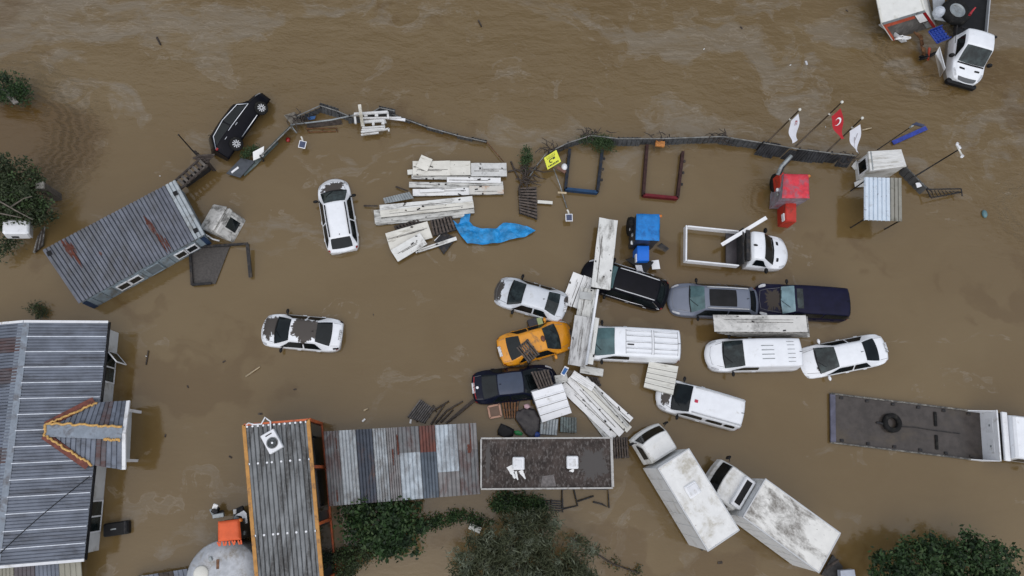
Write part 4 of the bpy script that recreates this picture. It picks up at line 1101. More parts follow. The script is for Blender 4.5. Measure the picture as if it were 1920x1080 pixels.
# box body lying beside it
bq_ = [P(1653,43,1.6), P(1733,19,1.6), P(1712,-60,1.6), P(1636,-40,1.6)]
bb = thing('cargo_body', 'white cargo box with orange-red striped open end at the top edge', 'cargo box', (bq_[0]+bq_[2])/2-Vector((0,0,1.5)))
BOXW = mat('box body white', (.74,.74,.70), .45, var=.05, dirt=(.45,.43,.36), da=.2, ds=1)
l0, l1 = P(1676,78,-.1), P(1756,52,-.1)      # the box has tipped: its floor lies nearer
lowq = [l0, l1, l1+(bq_[2]-bq_[1]), l0+(bq_[3]-bq_[0])]
MB().plate(bq_, .06).build('roof', BOXW, bb, True)
for i in range(1,4):
    k = (i+1)%4
    MB().plate([bq_[i], bq_[k], lowq[k], lowq[i]], .05).build('side_wall', BOXW, bb, True)
eq = [bq_[0], bq_[1], l1, l0]
en_ = (bq_[1]-bq_[0]).cross(l0-bq_[0]).normalized(); en_ = en_ if en_.y < 0 else -en_
ep = lambda u, v, o=0.: bil(eq, u, v)+en_*o
MB().plate([ep(.02,.03,-.05),ep(.98,.03,-.05),ep(.98,1.,-.05),ep(.02,1.,-.05)], .03).build('end_panel', mat('end panel', (.10,.092,.085), .6, var=.3, dirt=(.16,.15,.135), da=.4, ds=2, spec=.25), bb, True)
ORS = mat('orange stripe', (.40,.07,.03), .5, var=.25, vs=5)
for nm_, u0, u1, v0_, v1_, m_ in (('end_rim',0,1,0,.10,STEELG),('stripe',.03,.72,.11,.24,ORS),('stripe',.93,1,.1,1,LAMPR),('stripe',0,.05,.1,1,ORS),('sign_panel',.74,.92,.12,.52,W_PANEL),('sign_panel',.80,.92,.58,.86,STEELG)):
    MB().plate([ep(u0,v0_,.02),ep(u1,v0_,.02),ep(u1,v1_,.02),ep(u0,v1_,.02)], .03).build(nm_, m_, bb, True)
for a, b, c_ in ((bq_[0],bq_[3],0),(bq_[1],bq_[2],1)): MB().bar(a+Vector((0,0,.03)), b+Vector((0,0,.03)), .12, .06).build('roof_edge', W_CREAM, bb, True)
fd = MB().plate([P(1647,47,.5), P(1655,44,.75), P(1700,78,.3), P(1690,80,.1)], .06)
fd.build('fallen_tail_door', SILVER, None, label='fallen grey tail door trailing below the cargo box', cat='strip')  # tail door fallen from the cargo box
# blue crate on the cab side, junk
BLC = mat('blue crate', (.012,.045,.30), .4, var=.2)
cr0 = P(1760,66,1.35)
crm = Matrix.Translation(cr0) @ Matrix.Rotation(R(28),4,'Z') @ Matrix.Rotation(R(10),4,'Y')
crt = thing('blue_crate', 'blue plastic crate caught between the truck cab and the cargo box', 'crate', crm)
MB().cbox((0,0,0), (1.15,.95,.1), .03).build('base', BLC, crt)
for i in range(4):
    for j in range(4): MB().cbox((-.43+.285*i,-.33+.22*j,.10), (.20,.13,.12), .04).build('cell', BLC, crt)
for s in (-1,1): MB().cbox((0,s*.46,.1), (1.15,.06,.22), .02).build('rim', BLC, crt)
for lab, pts, r, m_ in (('tangle of brown branches and straps in front of the cargo box', ((1715,60),(1728,72),(1731,88),(1733,104)), .10, WOODB), ('red metal bar stuck in the wreckage beside the blue crate', ((1742,90),(1738,110)), .08, mat('red bar', (.36,.05,.02), .5)), ('black rubber hose end in the wreckage by the truck front', ((1728,110),(1740,106),(1756,98)), .09, BLACKP), ('white foam scraps floating under the cargo box', ((1680,72),(1692,70),(1704,74)), .12, W_PANEL)):
    mb = MB()
    for i in range(len(pts)-1):
        for k in range(3):
            j = lambda: random.uniform(-3.5,3.5)
            mb.tube([P(pts[i][0]+j(),pts[i][1]+j(),.3), P(pts[i+1][0]+j(),pts[i+1][1]+j(),.35)], r*random.uniform(.4,1.), 6)
    mb.build('wreckage', m_, None, label=lab, cat='debris')
bgp = P(1762,21,1.0); MB().ell((bgp.x,bgp.y,.9), (.34,.36,.4), 14, 8).build('plastic_sack', mat('pale sack', (.50,.54,.60), .4, var=.2, vs=6, bump=.6, bsc=8), None, label='pale bluish sack lodged between the cargo box and the truck', cat='sack')
MB().plate([P(1748,-20,.8),P(1770,-20,.8),P(1774,40,.8),P(1752,36,.8)], .05).build('grey_board', mat('grey board', (.30,.32,.34), .5, var=.2, spots=(.03,.03,.03)), None, label='grey scribbled board standing between cargo box and truck chassis', cat='board')
# ---------------------------------------------------------------- tractors under fabric canopies
def tractor(label, cq, z, hood, hz, cm, hm, sidem, nm='tractor'):
    q = quadP(cq, z); c = sum(q, Vector())/4
    t = thing(nm, label, 'tractor', Vector((c.x,c.y,0)), 'tractors with fabric canopies')
    def cf(u, v):
        p = bil(q,u,v); e = min(u,1-u,v,1-v)
        return p+Vector((0,0,.10*min(1,e/.12)**.5-.06+.025*noise.noise((p.x*3,p.y*3,z))))
    MB().grid(cf, 22, 22).build('canopy', cm, t, True)
    lowq = [Vector((c.x+(p.x-c.x)*.93, c.y+(p.y-c.y)*.93, .15)) for p in q]
    for i in range(4):
        a, b, a2, b2 = q[i], q[(i+1)%4], lowq[i], lowq[(i+1)%4]
        def sf(u, v):
            p = a.lerp(b,u).lerp(a2.lerp(b2,u), v)
            o = (p-Vector((c.x,c.y,p.z))).normalized()*(.04*noise.noise((p.x*4,p.y*4,p.z*2)))
            return p+o-Vector((0,0,.06))
        MB().grid(sf, 12, 8).build('side_curtain', sidem, t, True)
    hq = quadP(hood, hz)
    lo = [Vector((p.x,p.y,-.5)) for p in hq]
    nh = MB().hexa([lo[3],lo[2],lo[1],lo[0]], [hq[3],hq[2],hq[1],hq[0]]).build('bonnet', hm, t, True)
    top = sub(hq,.06,.94,.05,.96)
    MB().plate([p+Vector((0,0,.03)) for p in top], .05).build('bonnet_lid', hm, nh, True)
    s0 = bil(hq,-.02,.75); MB().cbox((s0.x,s0.y,hz-.25), (.08,.45,.3), .02).build('headlamp', WHITEM, nh, True)
    p = bil(q,1.02,.06); MB().ell((p.x,p.y,z-.1), (.11,.09,.1)).build('beacon', mat('amber', (.55,.16,.02), .3), t, True)
    for u in (-.06,1.03):
        p = bil(q,u,.72); MB().cbox((p.x,p.y,z-.5), (.1,.18,.22), .03).build('mirror', STEELG, t, True)
    return t, q, hq
REDF = mat('red fabric', (.62,.035,.055), .6, var=.2, vs=4, dirt=(.30,.11,.14), da=.42, ds=2.2, bump=.6, bsc=7)
REDP = mat('red tractor paint', (.48,.028,.015), .4, var=.1, dirt=(.15,.03,.02), da=.3, ds=2)
CLRF = mat('clear curtain', (.24,.22,.26), .25, var=.3, vs=3, dirt=(.28,.05,.06), da=.3, ds=2)
tr, q, hq = tractor('tractor with red fabric canopy and red bonnet', ((1471,325),(1517,326),(1519,371),(1467,371)), 1.9, ((1472,378),(1493,377),(1493,416),(1473,414)), 1.0, REDF, REDP, CLRF)
MB().tube([P(1458,328,1.5),P(1465,312,1.75),P(1484,292,2.0)], .11, 8).build('loader_arm', STEELG, tr, True)
MB().tube([P(1463,328,1.5),P(1470,313,1.7),P(1487,294,1.95)], .05, 8).build('hydraulic_hose', STEELD, tr, True)
p = P(1461,342,1.1); MB().cbox(p, (.30,.9,.9), .05).build('fender', REDP, tr, True)
p = P(1455,343,.7); MB().lathe(p, [(.3,-.15),(.52,-.15),(.56,0),(.52,.15),(.3,.15)], 24, Matrix(((0,0,1),(0,1,0),(-1,0,0)))).build('rear_tyre', RUBBER, tr, True)
p = P(1458,356,1.2); MB().cbox(p, (.16,.2,.15), .04).build('lamp', WHITEM, tr, True)
BLUF = mat('blue fabric', (.006,.19,.56), .6, var=.15, vs=4, dirt=(.006,.10,.32), da=.4, ds=3, bump=.6, bsc=8)
BLUP = mat('blue tractor paint', (.003,.15,.66), .4, var=.08)
DKF = mat('dark curtain', (.022,.025,.032), .4, var=.3, vs=3)
tr, q, hq = tractor('tractor with bright blue fabric canopy and blue bonnet', ((1194,400),(1238,401),(1237,451),(1192,449)), 1.9, ((1195,461),(1217,461),(1217,489),(1195,489)), 1.0, BLUF, BLUP, DKF)
p = P(1183,425,.7); MB().lathe(p, [(.3,-.15),(.52,-.15),(.56,0),(.52,.15),(.3,.15)], 24, Matrix(((0,0,1),(0,1,0),(-1,0,0)))).build('rear_tyre', RUBBER, tr, True)
for x, y in ((1183,430),(1185,455)): MB().cbox(P(x,y,1.0), (.14,.2,.2), .04).build('lamp', WHITEM, tr, True)
ORGF = mat('orange fabric', (.72,.115,.03), .6, var=.08, vs=3, bump=.4, bsc=6)
tr, q, hq = tractor('tractor with plain orange fabric canopy beside the round tank', ((408,978),(449,973),(452,1012),(408,1016)), 1.9, ((416,1022),(444,1020),(446,1030),(418,1032)), .9, ORGF, mat('dull orange', (.25,.06,.03), .5, var=.3), DKF)
fr_ = MB()
for k in range(9):
    a = q[3].lerp(q[2], k/8); fr_.bar(a+Vector((-.02,-.02,-.05)), a+Vector((random.uniform(-.08,.08),-.2,-.12)), .07, .03)
fr_.build('canopy_fringe', ORGF, tr, True)
# things around the tractors
def slab(name, label, cat, pts, z, t, m, group=None, parts=None):
    o = MB().plate(quadP(pts, z), t).build(name, m, None, label=label, cat=cat, group=group)
    return o
slab('loader_bucket', 'black loader bucket in front of the blue tractor', 'bucket', ((1173,487),(1186,483),(1226,491),(1212,511),(1198,507)), (.5,.6,.65,.55,.4), .25, BLACKP)
slab('white_framed_panel', 'small white framed board beside the black bucket', 'board', ((1221,489),(1235,487),(1238,504),(1223,505)), .4, .06, WHITEM)
slab('fallen_pane', 'small pale glass pane lying on the black bucket', 'pane', ((1191,497),(1203,497),(1206,509),(1194,507)), .68, .03, LAMPG)
slab('dark_board', 'dark tilted board at the corner of the blue tractor', 'board', ((1233,462),(1241,456),(1255,466),(1247,473)), (.5,.6,.4,.3), .08, STEELD)
for lab, px, py, rz in (('grey scrap of machine parts left of the orange tractor', 407,958,.3), ('pile of white boards and black scrap wedged beside the ochre beam', 447,962,-.5)):
    mb = thing('scrap_heap', lab, 'scrap', P(px,py,0)); 
    for k in range(7):
        c = P(px+random.uniform(-8,9), py+random.uniform(-9,10), .35+.06*k)
        MB().cbox(c, (random.uniform(.2,.55), random.uniform(.1,.28), random.uniform(.06,.2)), .02, Matrix.Rotation(random.uniform(0,3),3,'Z')@Matrix.Rotation(random.uniform(-.4,.4),3,'X')).build('scrap_piece', (STEELD, BLACKP, STEELG, BLACKP, W_PANEL, STEELD, STEELG)[k], mb, True)
slab('white_board', 'bent white board leaning against the ochre container beam', 'board', ((441,966),(457,957),(462,962),(464,980),(458,983),(453,968)), 1.0, .05, WHITEM)

# ---------------------------------------------------------------- guard cabin, canopy, tipped booth
GW = mat('booth white', (.68,.68,.66), .45, var=.06, dirt=(.36,.34,.29), da=.4, ds=1.3, dsc=(.4,2,1))
gq = quadP(((1628,284),(1690,280),(1700,312),(1632,320)), 1.55)
gd = thing('guard_cabin', 'white guard cabin with square window below the flags', 'cabin', (gq[0]+gq[2])/2-Vector((0,0,1.55)))
c = (gq[0]+gq[2])/2; lo = [Vector((c.x+(p.x-c.x)*.94, c.y+(p.y-c.y)*.94, 0)) for p in gq]
MB().hexa([Vector((p.x,p.y,-1)) for p in (lo[3],lo[2],lo[1],lo[0])], [Vector((p.x,p.y,1.5)) for p in (lo[3],lo[2],lo[1],lo[0])]).build('wall', GW, gd, True)
MB().plate(gq, .12).build('roof', GW, gd, True)
for k in range(5):
    v = .12+.19*k; MB().bar(bil(gq,.10,v)+Vector((0,0,.01)), bil(gq,.95,v)+Vector((0,0,.01)), .09, .03).build('roof_rib', GW, gd, True)
MB().bar(bil(gq,.07,.02)+Vector((0,0,.015)), bil(gq,.07,.98)+Vector((0,0,.015)), .05, .03).build('roof_seam', STEELG, gd, True)
a, b = lo[0], lo[3]; dd = (b-a).normalized(); nn = Vector((dd.y,-dd.x,0)); nn = nn if nn.x < 0 else -nn
rot = Matrix((dd,-nn,Vector((0,0,1)))).transposed(); mid = (a+b)/2
wn_ = MB()
for s in (-1,1):
    wn_.box(Vector((mid.x,mid.y,.80))+nn*.03+dd*(s*.40), (.07,.06,.95), rot); wn_.box(Vector((mid.x,mid.y,.80+s*.44))+nn*.03, (.73,.06,.07), rot)
wo_ = wn_.build('window', FASC, gd, True)
MB().box(Vector((mid.x,mid.y,.80))+nn*.015, (.72,.03,.8), rot).build('pane', GLASSD, wo_, True)
slab('white_skirt_board', 'white board sticking out under the guard cabin window', 'board', ((1597,311),(1606,300),(1612,314),(1603,318)), .15, .05, GW)
slab('white_corner_board', 'white board jutting from the lower corner of the guard cabin', 'board', ((1602,342),(1619,334),(1620,350),(1604,351)), .2, .05, GW)
CW = mat('white canopy sheet', (.60,.68,.76), .4, var=.06, dirt=(.3,.3,.29), da=.2, ds=2, spots=(.1,.1,.1))
CG = mat('grey canopy sheet', (.27,.26,.22), .45, var=.1, dirt=(.15,.14,.11), da=.3, ds=2)
kq = quadP(((1620,333),(1689,335),(1690,416),(1620,413)), 1.45)
kn = thing('canopy', 'small canopy of white and grey ribbed sheets attached below the guard cabin', 'canopy', (kq[0]+kq[2])/2-Vector((0,0,1.45)))
for u0, u1, m_, n in ((0,.345,CW,3),(.347,.688,CW,3),(.69,1,CG,3)):
    a = sub(kq,u0,u1,0,1,.02 if m_ is CG else 0); MB().corr(a[0],a[1],a[2],a[3],n,.08,.02).build('roof_sheet', m_, kn, True)
for u, v in ((.02,.97),(.97,.97),(.02,.08)):
    p = bil(kq,u,v); MB().tube([Vector((p.x,p.y,-1)), p], .045, 6).build('post', STEELD, kn, True)
# tipped grey-white booth near the site cabin
BG = mat('booth grimy', (.56,.55,.52), .55, var=.1, dirt=(.09,.085,.075), da=.52, ds=1.6, dsc=(1,1.5,1))
a, b = P(391,410,1.0), P(434,427,1.0)
bm_ = Matrix.Translation(P(424,423,.05)) @ Matrix.Rotation(R(-22),4,'Z') @ Matrix.Rotation(R(-34),4,'Y')
bo = thing('tipped_booth', 'tipped white guard booth with dirty roof and one dark window', 'booth', bm_)
MB().cbox((0,0,0), (1.25,1.45,1.5), .06).build('shell', BG, bo)
MB().cbox((-.10,0,.80), (1.25,1.55,.12), .05).build('roof', BG, bo)
MB().cbox((.62,0,.62), (.18,1.5,.26), .05).build('eave', BG, bo)
wf_ = MB()
for s in (-1,1): wf_.box((.65,.08+s*.36,.08), (.06,.10,.86)); wf_.box((.65,.08,.08+s*.40), (.06,.62,.10))
wo_ = wf_.build('window', BG, bo)
MB().box((.635,.08,.08), (.03,.64,.72)).build('pane', GLASSD, wo_)
MB().tube([(-.5,-.9,.5),(.0,-1.0,.3),(.3,-.95,.1)], .045, 6).build('handle_tube', FASC, bo)
# mesh panel in its frame
mp = thing('mesh_gate', 'dark wire mesh gate with steel frame beside the tipped booth', 'gate', P(410,495,0))
mq = quadP(((356,465),(432,459),(404,532),(361,533)), .08)
MB().plate(mq, .03).build('mesh_sheet', mat('dense wire mesh', (.062,.055,.05), .6, var=.3, vs=9), mp, True)
for pts in (((354,464),(465,457)),((356,466),(360,534)),((360,534),(396,531))): MB().bar(P(*pts[0],.18), P(*pts[1],.18), .12, .1).build('frame_bar', STEELD, mp, True)
bp = MB(); bp.bar(P(464,458,.5), P(470,520,.2), .17, .12); bp.build('steel_post', STEELD, None, label='dark steel post lying in the water right of the mesh gate', cat='post')

# ---------------------------------------------------------------- flags and lamp posts
def pole(t, base, top, zt, r=.05, m=WOODD):
    b = P(*base, .2); tp = P(*top, zt)
    MB().tube([Vector((b.x,b.y,-1)).lerp(b,.99), tp], r, 8, r*.7).build('pole', m, t, True)
    return b, tp
POLEM = mat('brown pole', (.085,.06,.038), .5, var=.3)
REDFL = mat('flag red', (.40,.006,.014), .7, var=.08, vs=2)
WHF = mat('flag white', (.62,.63,.68), .7, var=.06)
def flag(label, base, top, zt, quad, m, marks):
    t = thing('flag', label, 'flag', P(*base,0), 'flags on poles by the guard cabin')
    b, tp = pole(t, base, top, zt, .055, POLEM)
    MB().ell(tp+Vector((0,0,.04)), (.085,.085,.085), 10, 6).build('finial', W_CREAM, t, True)
    q = [P(x,y,z) for x,y,z in quad]       # hoist top, hoist bottom, fly bottom, fly top
    def ff(u, v):
        p = bil(q,u,v)
        o = .09*math.sin(v*6.+u*2.2)*(.25+v)
        return p+Vector((o, .0, o*.8))
    cl = MB().grid(ff, 14, 18).build('cloth', m, t, True)
    nm = (q[1]-q[0]).cross(q[3]-q[0]).normalized(); nm = nm if nm.z > 0 else -nm
    for pts, mm in marks:
        mb = MB(); vs = [ff(u,v)+nm*.03 for u,v in pts]
        mb.add(vs, [tuple(range(len(vs)))]); mb.build('emblem', mm, cl, True)
    hz = tp.lerp(b,.25); MB().ell(hz, (.07,.07,.07), 8, 5).build('halyard_ring', W_CREAM, t, True)
def crescent(cu, cv, r, ru):
    o = []
    for k in range(17):
        a = R(40)+R(280)*k/16; o.append((cu+ru*math.cos(a), cv+r*math.sin(a)))
    for k in range(17):
        a = R(318)-R(276)*k/16; o.append((cu+ru*.26+ru*.80*math.cos(a), cv+r*.80*math.sin(a)))
    return o
def cres_strips(cu, cv, r, ru):
    o = crescent(cu, cv, r, ru); n = len(o)//2; res = []
    for k in range(n-1): res.append(([o[k], o[k+1], o[2*n-2-k], o[2*n-1-k]], WHITEM))
    return res
flag('red flag with white crescent on the tallest pole', (1492,274), (1578,192), 4.0, ((1576,203,3.8),(1558,219,3.3),(1572,262,2.6),(1585,260,2.7)), REDFL, cres_strips(.5,.33,.13,.30))
flag('white flag with red mark on the leftmost pole', (1432,273), (1499,206), 3.4, ((1497,213,3.3),(1482,227,2.9),(1481,270,2.2),(1497,262,2.3)), WHF, [([(.25,.2),(.3,.24),(.42,.2),(.42,.16)], LAMPR), ([(.25,.2),(.3,.2),(.3,.36),(.25,.36)], LAMPR), ([(.42,.16),(.47,.16),(.47,.34),(.42,.34)], LAMPR)])
flag('white flag with grey script nearest the guard cabin', (1548,287), (1616,222), 3.4, ((1613,233,3.2),(1592,246,2.8),(1601,286,2.2),(1611,288,2.2)), WHF, [([(.3,.25),(.36,.25),(.52,.55),(.46,.55)], mat('grey ink', (.30,.27,.28), .7)), ([(.55,.35),(.6,.35),(.5,.75),(.45,.75)], MC['grey ink'])])
lp = thing('lamp_post', 'thin lamp post with dark solar panel head above the guard cabin', 'lamp post', P(1645,280,0))
b, tp = pole(lp, (1645,281), (1712,235), 3.2, .035, STEELD)
MB().plate([P(1710,233,3.3),P(1718,229,3.3),P(1735,234,3.3),P(1730,238,3.25)], .05).build('solar_panel', mat('solar cell', (.02,.028,.07), .2, var=.3, vs=8), lp, True)
MB().tube([tp, P(1706,239,3.15)], .06, 6).build('lamp_head', STEELG, lp, True)
bsh = MB(); bsh.bar(P(1674,268,.12), P(1737,240,.12), .26, .06); bsh.build('blue_strip', mat('blue strip', (.02,.045,.30), .5, var=.35, vs=4), None, label='blue fabric strip floating below the solar lamp head', cat='strip')
lp2 = thing('camera_mast', 'dark mast with white cameras and crossarm right of the guard cabin', 'mast', P(1702,339,0))
b, tp = pole(lp2, (1702,339), (1800,279), 3.6, .05, STEELD)
MB().tube([P(1793,271,3.6),P(1804,292,3.5)], .05, 6).build('crossarm', W_CREAM, lp2, True)
for x, y in ((1795,270),(1799,276),(1804,293)): MB().cbox(P(x,y,3.65), (.22,.14,.13), .04, Matrix.Rotation(x,3,'Z')).build('camera', WHITEM, lp2, True)
for lab, px, py, bs in (('small solar lamp with white framed panel near the black crossover', 567,271,(545,238)), ('small solar lamp with white framed panel near the blue frame', 1067,408,(1040,312))):
    t = thing('solar_lamp', lab, 'solar lamp', P(px,py,0), 'small solar lamps'); c = P(px,py,.45)
    rt = Matrix.Rotation(R(-12 if px < 600 else 3),3,'Z')@Matrix.Rotation(R(12),3,'X')
    fo = MB().cbox(c, (.40,.42,.04), .01, rt).build('panel_frame', WHITEM, t, True)
    MB().cbox(c+rt@Vector((0,0,.022)), (.32,.34,.012), .003, rt).build('solar_cell', mat('solar blue', (.035,.05,.11), .2, var=.25, vs=9), fo, True)
    MB().tube([c+Vector((0,.22,-.02)), c+Vector((-.04,.36,.02)), c+Vector((-.10,.46,.02))], .05, 6).build('lamp_arm', W_CREAM, t, True)
    MB().tube([c+Vector((0,.05,-.03)), Vector((c.x,c.y,-.5))], .03, 6).build('stem', STEELG, t, True)

# ---------------------------------------------------------------- fences
FG = mat('fence sheet grey', (.095,.10,.105), .6, .1, var=.4, vs=2, dirt=(.05,.045,.04), da=.45, ds=2, spec=.25)
RAILD = mat('fence rail', (.22,.22,.21), .6, .2, var=.4, vs=4)
FGG = mat('fence sheet green', (.15,.19,.185), .5, .2, var=.25, vs=2, dirt=(.07,.075,.07), da=.5, ds=2)
def fence(label, pts, zt, m, zb=-.4, lean=(0,0), rail=None, group='sheet metal fences', ribs=5, every=1.1, jit=0.):
    w = [P(x,y,zt) for x,y in pts]; c = sum(w, Vector())/len(w)
    t = thing('sheet_fence', label, 'fence', Vector((c.x,c.y,0)), group)
    for a, b in zip(w, w[1:]):
        L = (b-a).length; n = max(1, round(L/every))
        for i in range(n):
            p, q = a.lerp(b, (i-.04)/n), a.lerp(b, (i+1.04)/n)
            j = Vector((random.uniform(-jit,jit)*.6, random.uniform(-jit,jit), random.uniform(-.10-jit,.03)))
            o = Vector((lean[0]+random.uniform(-.06-jit,.06+jit), lean[1]+random.uniform(-.08-jit,.08+jit), 0))
            p2, q2 = Vector((p.x,p.y,zb))+o, Vector((q.x,q.y,zb))+o
            MB().corr(p2, q2, q+j, p+j, ribs, .04, .01).build('sheet', m, t, True)
        MB().bar(Vector((a.x,a.y,-.6)), a+Vector((0,0,.05)), .07, .07, (0,1,0)).build('post', STEELD, t, True)
        MB().bar(a+Vector((0,-.05,-.04)), b+Vector((0,-.05,-.04)), .05, .05).build('rail', rail or RAILD, t, True)
    return t
fence('dark corrugated fence running right from the yellow sign to the flags', ((1030,283),(1065,266),(1108,252),(1160,258),(1240,258),(1355,254),(1432,266)), .75, FG, lean=(0,-.15), jit=.06)
fence('dark buckled corrugated fence under the flagpoles', ((1432,266),(1500,278),(1560,285),(1606,290)), 1.0, mat('fence sheet black', (.045,.046,.05), .6, var=.4, vs=2, spec=.2), lean=(-.25,-.35), ribs=4, every=.62, jit=.12)
fence('dark buckled fence sheets behind the white frames', ((556,216),(600,196),(632,206),(655,216),(690,213),(712,200),(740,206)), .7, FG, jit=.12, lean=(0,-.1))
fence('thin low fence curving from the white frames towards the panel pile', ((735,212),(800,236),(858,252),(912,264)), .4, FG, ribs=6)
fence('grey-green corrugated fence between the black crossover and the pole joint', ((488,292),(545,236)), .7, FGG, lean=(-.45,.35), ribs=8, every=1.)
t = fence('bent wire fence with cage-like end right of the guard cabin', ((1700,312),(1738,350)), .6, mat('wire fence', (.06,.06,.06), .6, var=.3), lean=(-.2,-.35), ribs=5)
cg = thing('wire_cage', 'bent wire fence panel lying folded right of the guard cabin', 'fence', P(1770,362,0))
for k in range(9): MB().tube([P(1738+7*k,356+.4*k,.45), P(1744+7*k,370-1.3*k,.05)], .025, 5).build('wire', STEELD, cg, True)
for pts in (((1738,355),(1802,354)),((1746,371),(1804,360)),((1802,354),(1804,368)),((1730,345),(1748,360)),((1748,372),(1735,352))): MB().tube([P(*pts[0],.45), P(*pts[1],.35)], .04, 5).build('edge_wire', STEELD, cg, True)
slab('small_white_sign', 'small white sign on the wire fence right of the guard cabin', 'sign', ((1717,343),(1725,342),(1729,349),(1720,352)), .5, .04, WHITEM)
fpipe = MB(); fpipe.tube([P(545,234,.6),P(620,225,.55),P(668,215,.6)], .05, 6); fpipe.build('fence_rail', STEELG, None, label='pale metal rail running from the pole joint to the white frames', cat='rail')
fpipe = MB(); fpipe.tube([P(545,234,.5),P(556,249,.1)], .035, 6); fpipe.build('loose_rod', STEELG, None, label='short pale rod sticking out of the fence corner above the solar lamp', cat='rod')
slab('dark_fence_panel', 'dark grey panel with white label lying below the crossover wheel', 'panel', ((424,325),(452,296),(478,302),(450,333)), .25, .06, mat('slate panel', (.055,.063,.075), .5, var=.25))
slab('white_label', 'small white label on the dark grey panel', 'label', ((433,322),(446,312),(448,315),(435,325)), .28, .012, WHITEM)
slab('green_fence_panel', 'grey-green sheet sticking out under the white board', 'panel', ((455,318),(492,288),(520,262),(522,268),(480,310),(458,330)), .12, .04, FGG)
slab('white_torn_board', 'white torn board propped beside the crossover rear wheel', 'board', ((474,285),(495,274),(494,293),(475,301)), (.6,.65,.45,.4), .05, W_PANEL)
slab('submerged_planks', 'dark planks just under the water below the fence rail', 'planks', ((574,229),(640,224),(642,233),(576,240)), .03, .03, WOODD)  # thin dark slab drawn for planks below the opaque water
kk = thing('sunken_rack', 'thin rusty rack barely showing above the water below the fence rail', 'rack', P(605,245,0))
for pts in (((574,241),(632,240)),((578,248),(630,246)),((575,240),(580,249)),((603,241),(606,247)),((630,239),(633,247))): MB().tube([P(*pts[0],.05),P(*pts[1],.05)], .035, 5).build('bar', WOODB, kk, True)
slab('blue_scrap', 'bright blue plastic scrap behind the fence rail', 'scrap', ((575,219),(592,217),(590,223),(577,225)), .2, .03, mat('blue scrap', (.04,.12,.30), .5, var=.3))
slab('timber_offcuts', 'loose grey boards at the fence corner', 'boards', ((532,216),(552,210),(566,230),(548,236)), (.3,.45,.5,.3), .05, mat('grey timber', (.16,.145,.12), .75, var=.4, vs=5))
# white frames
wf = thing('white_rack', 'pile of white painted wooden frames caught on the fence', 'rack', P(705,228,0))
def wbar(x0,y0,x1,y1,w=.14,z=.5,h=.1): MB().bar(P(x0,y0,z), P(x1,y1,z), w*.62, h).build('bar', mat('rack white', (.66,.66,.65), .5, var=.12, vs=5, dirt=(.4,.38,.34), da=.3), wf, True)
for a in ((664,214,727,210,.22,.75),(665,214,667,232,.18,.6),(727,210,728,223,.18,.6),(686,213,686,218,.3,.66),(706,212,706,218,.3,.66),(675,222,752,221,.16,.55),(683,222,722,225,.2,.48),(680,229,720,226,.22,.62),(681,229,682,237,.18,.6),(700,227,700,235,.22,.6),(719,226,718,233,.26,.6),(721,224,723,231,.16,.4),(679,240,722,237,.13,.5),(678,244,722,241,.13,.45),(677,248,722,243,.15,.4),(677,253,710,249,.12,.35),(722,243,729,241,.13,.4),(729,241,729,246,.13,.4)): wbar(*a)
up_ = MB(); up_.bar(P(674,196,1.2), P(680,237,.8), .17, .09); up_.build('white_post', mat('cream post', (.60,.58,.52), .6, var=.15, dirt=(.3,.27,.2), da=.4), None, label='cream upright post standing in the pile of white frames', cat='post')
bn_ = MB(); bn_.bar(P(728,221,.5), P(760,225,.45), .15, .08); bn_.build('white_batten', WHITEM, None, label='white batten pointing right from the white frames', cat='batten')
# sunken load-bed frames
def sunk(label, pts, m, mb2):
    t = thing('sunken_skip', label, 'skip', sum([P(*p,0) for p in pts], Vector())/4)
    for i, j, mm in ((0,1,mb2),(1,2,m),(2,3,mb2)):
        a, b = P(*pts[i],.22), P(*pts[j],.22)
        MB().bar(a+Vector((0,0,-.2)), b+Vector((0,0,-.2)), .13, .55).build('side_wall', mm, t, True)
        MB().bar(a+Vector((0,0,.08)), b+Vector((0,0,.08)), .17, .06).build('rim', mm, t, True)
    for k in (.3,.55,.8): 
        p = P(*pts[2],.3).lerp(P(*pts[3],.3), k)+Vector((.17,0,0)); MB().cbox(p, (.12,.16,.12), .03).build('hook', STEELD, t, True)
    return t
sunk('sunken blue-rimmed skip right of the yellow sign', ((1068,280),(1060,355),(1120,361),(1129,282)), mat('skip blue', (.015,.05,.115), .5, var=.2, spec=.25), mat('skip blue dark', (.018,.024,.036), .6, var=.4, vs=5, dirt=(.05,.04,.032), da=.4, ds=3, spec=.2))
sunk('sunken dark red-rimmed skip in the middle of the fence line', ((1213,272),(1206,366),(1270,372),(1280,285)), mat('skip red', (.13,.01,.016), .5, var=.2, spec=.25), mat('skip red dark', (.045,.022,.02), .6, var=.4, vs=5, spec=.2))
# yellow sign on its pole
YS = mat('yellow sign', (.72,.74,.06), .5, var=.05, dirt=(.4,.42,.05), da=.2)
INK = mat('sign ink', (.04,.045,.02), .6)
ys = thing('yellow_sign', 'bright yellow sign board with black pictogram and lettering', 'sign', P(1038,305,0))
yq = [P(1020,296,.95), P(1043,281,.95), P(1052,303,.8), P(1027,318,.8)]
yb = MB().plate(yq, .05).build('board', YS, ys, True)
def mark(u0,u1,v0,v1): MB().plate(sub(yq,u0,u1,v0,v1,.012), .01).build('marking', INK, yb, True)
for k in range(7): mark(.10+.115*k, .10+.115*k+.07+.02*(k%2), .78, .90)
for k in range(5): mark(.18+.13*k, .18+.13*k+.09, .24, .29)
for k in range(6): mark(.15+.12*k, .15+.12*k+.07, .12, .16)
mark(.55,.72,.36,.52)
for k in range(9):
    a = R(60)+R(210)*k/8; u, v = .42+.14*math.cos(a), .52-.13*math.sin(a); mark(u-.035,u+.035,v-.035,v+.035)
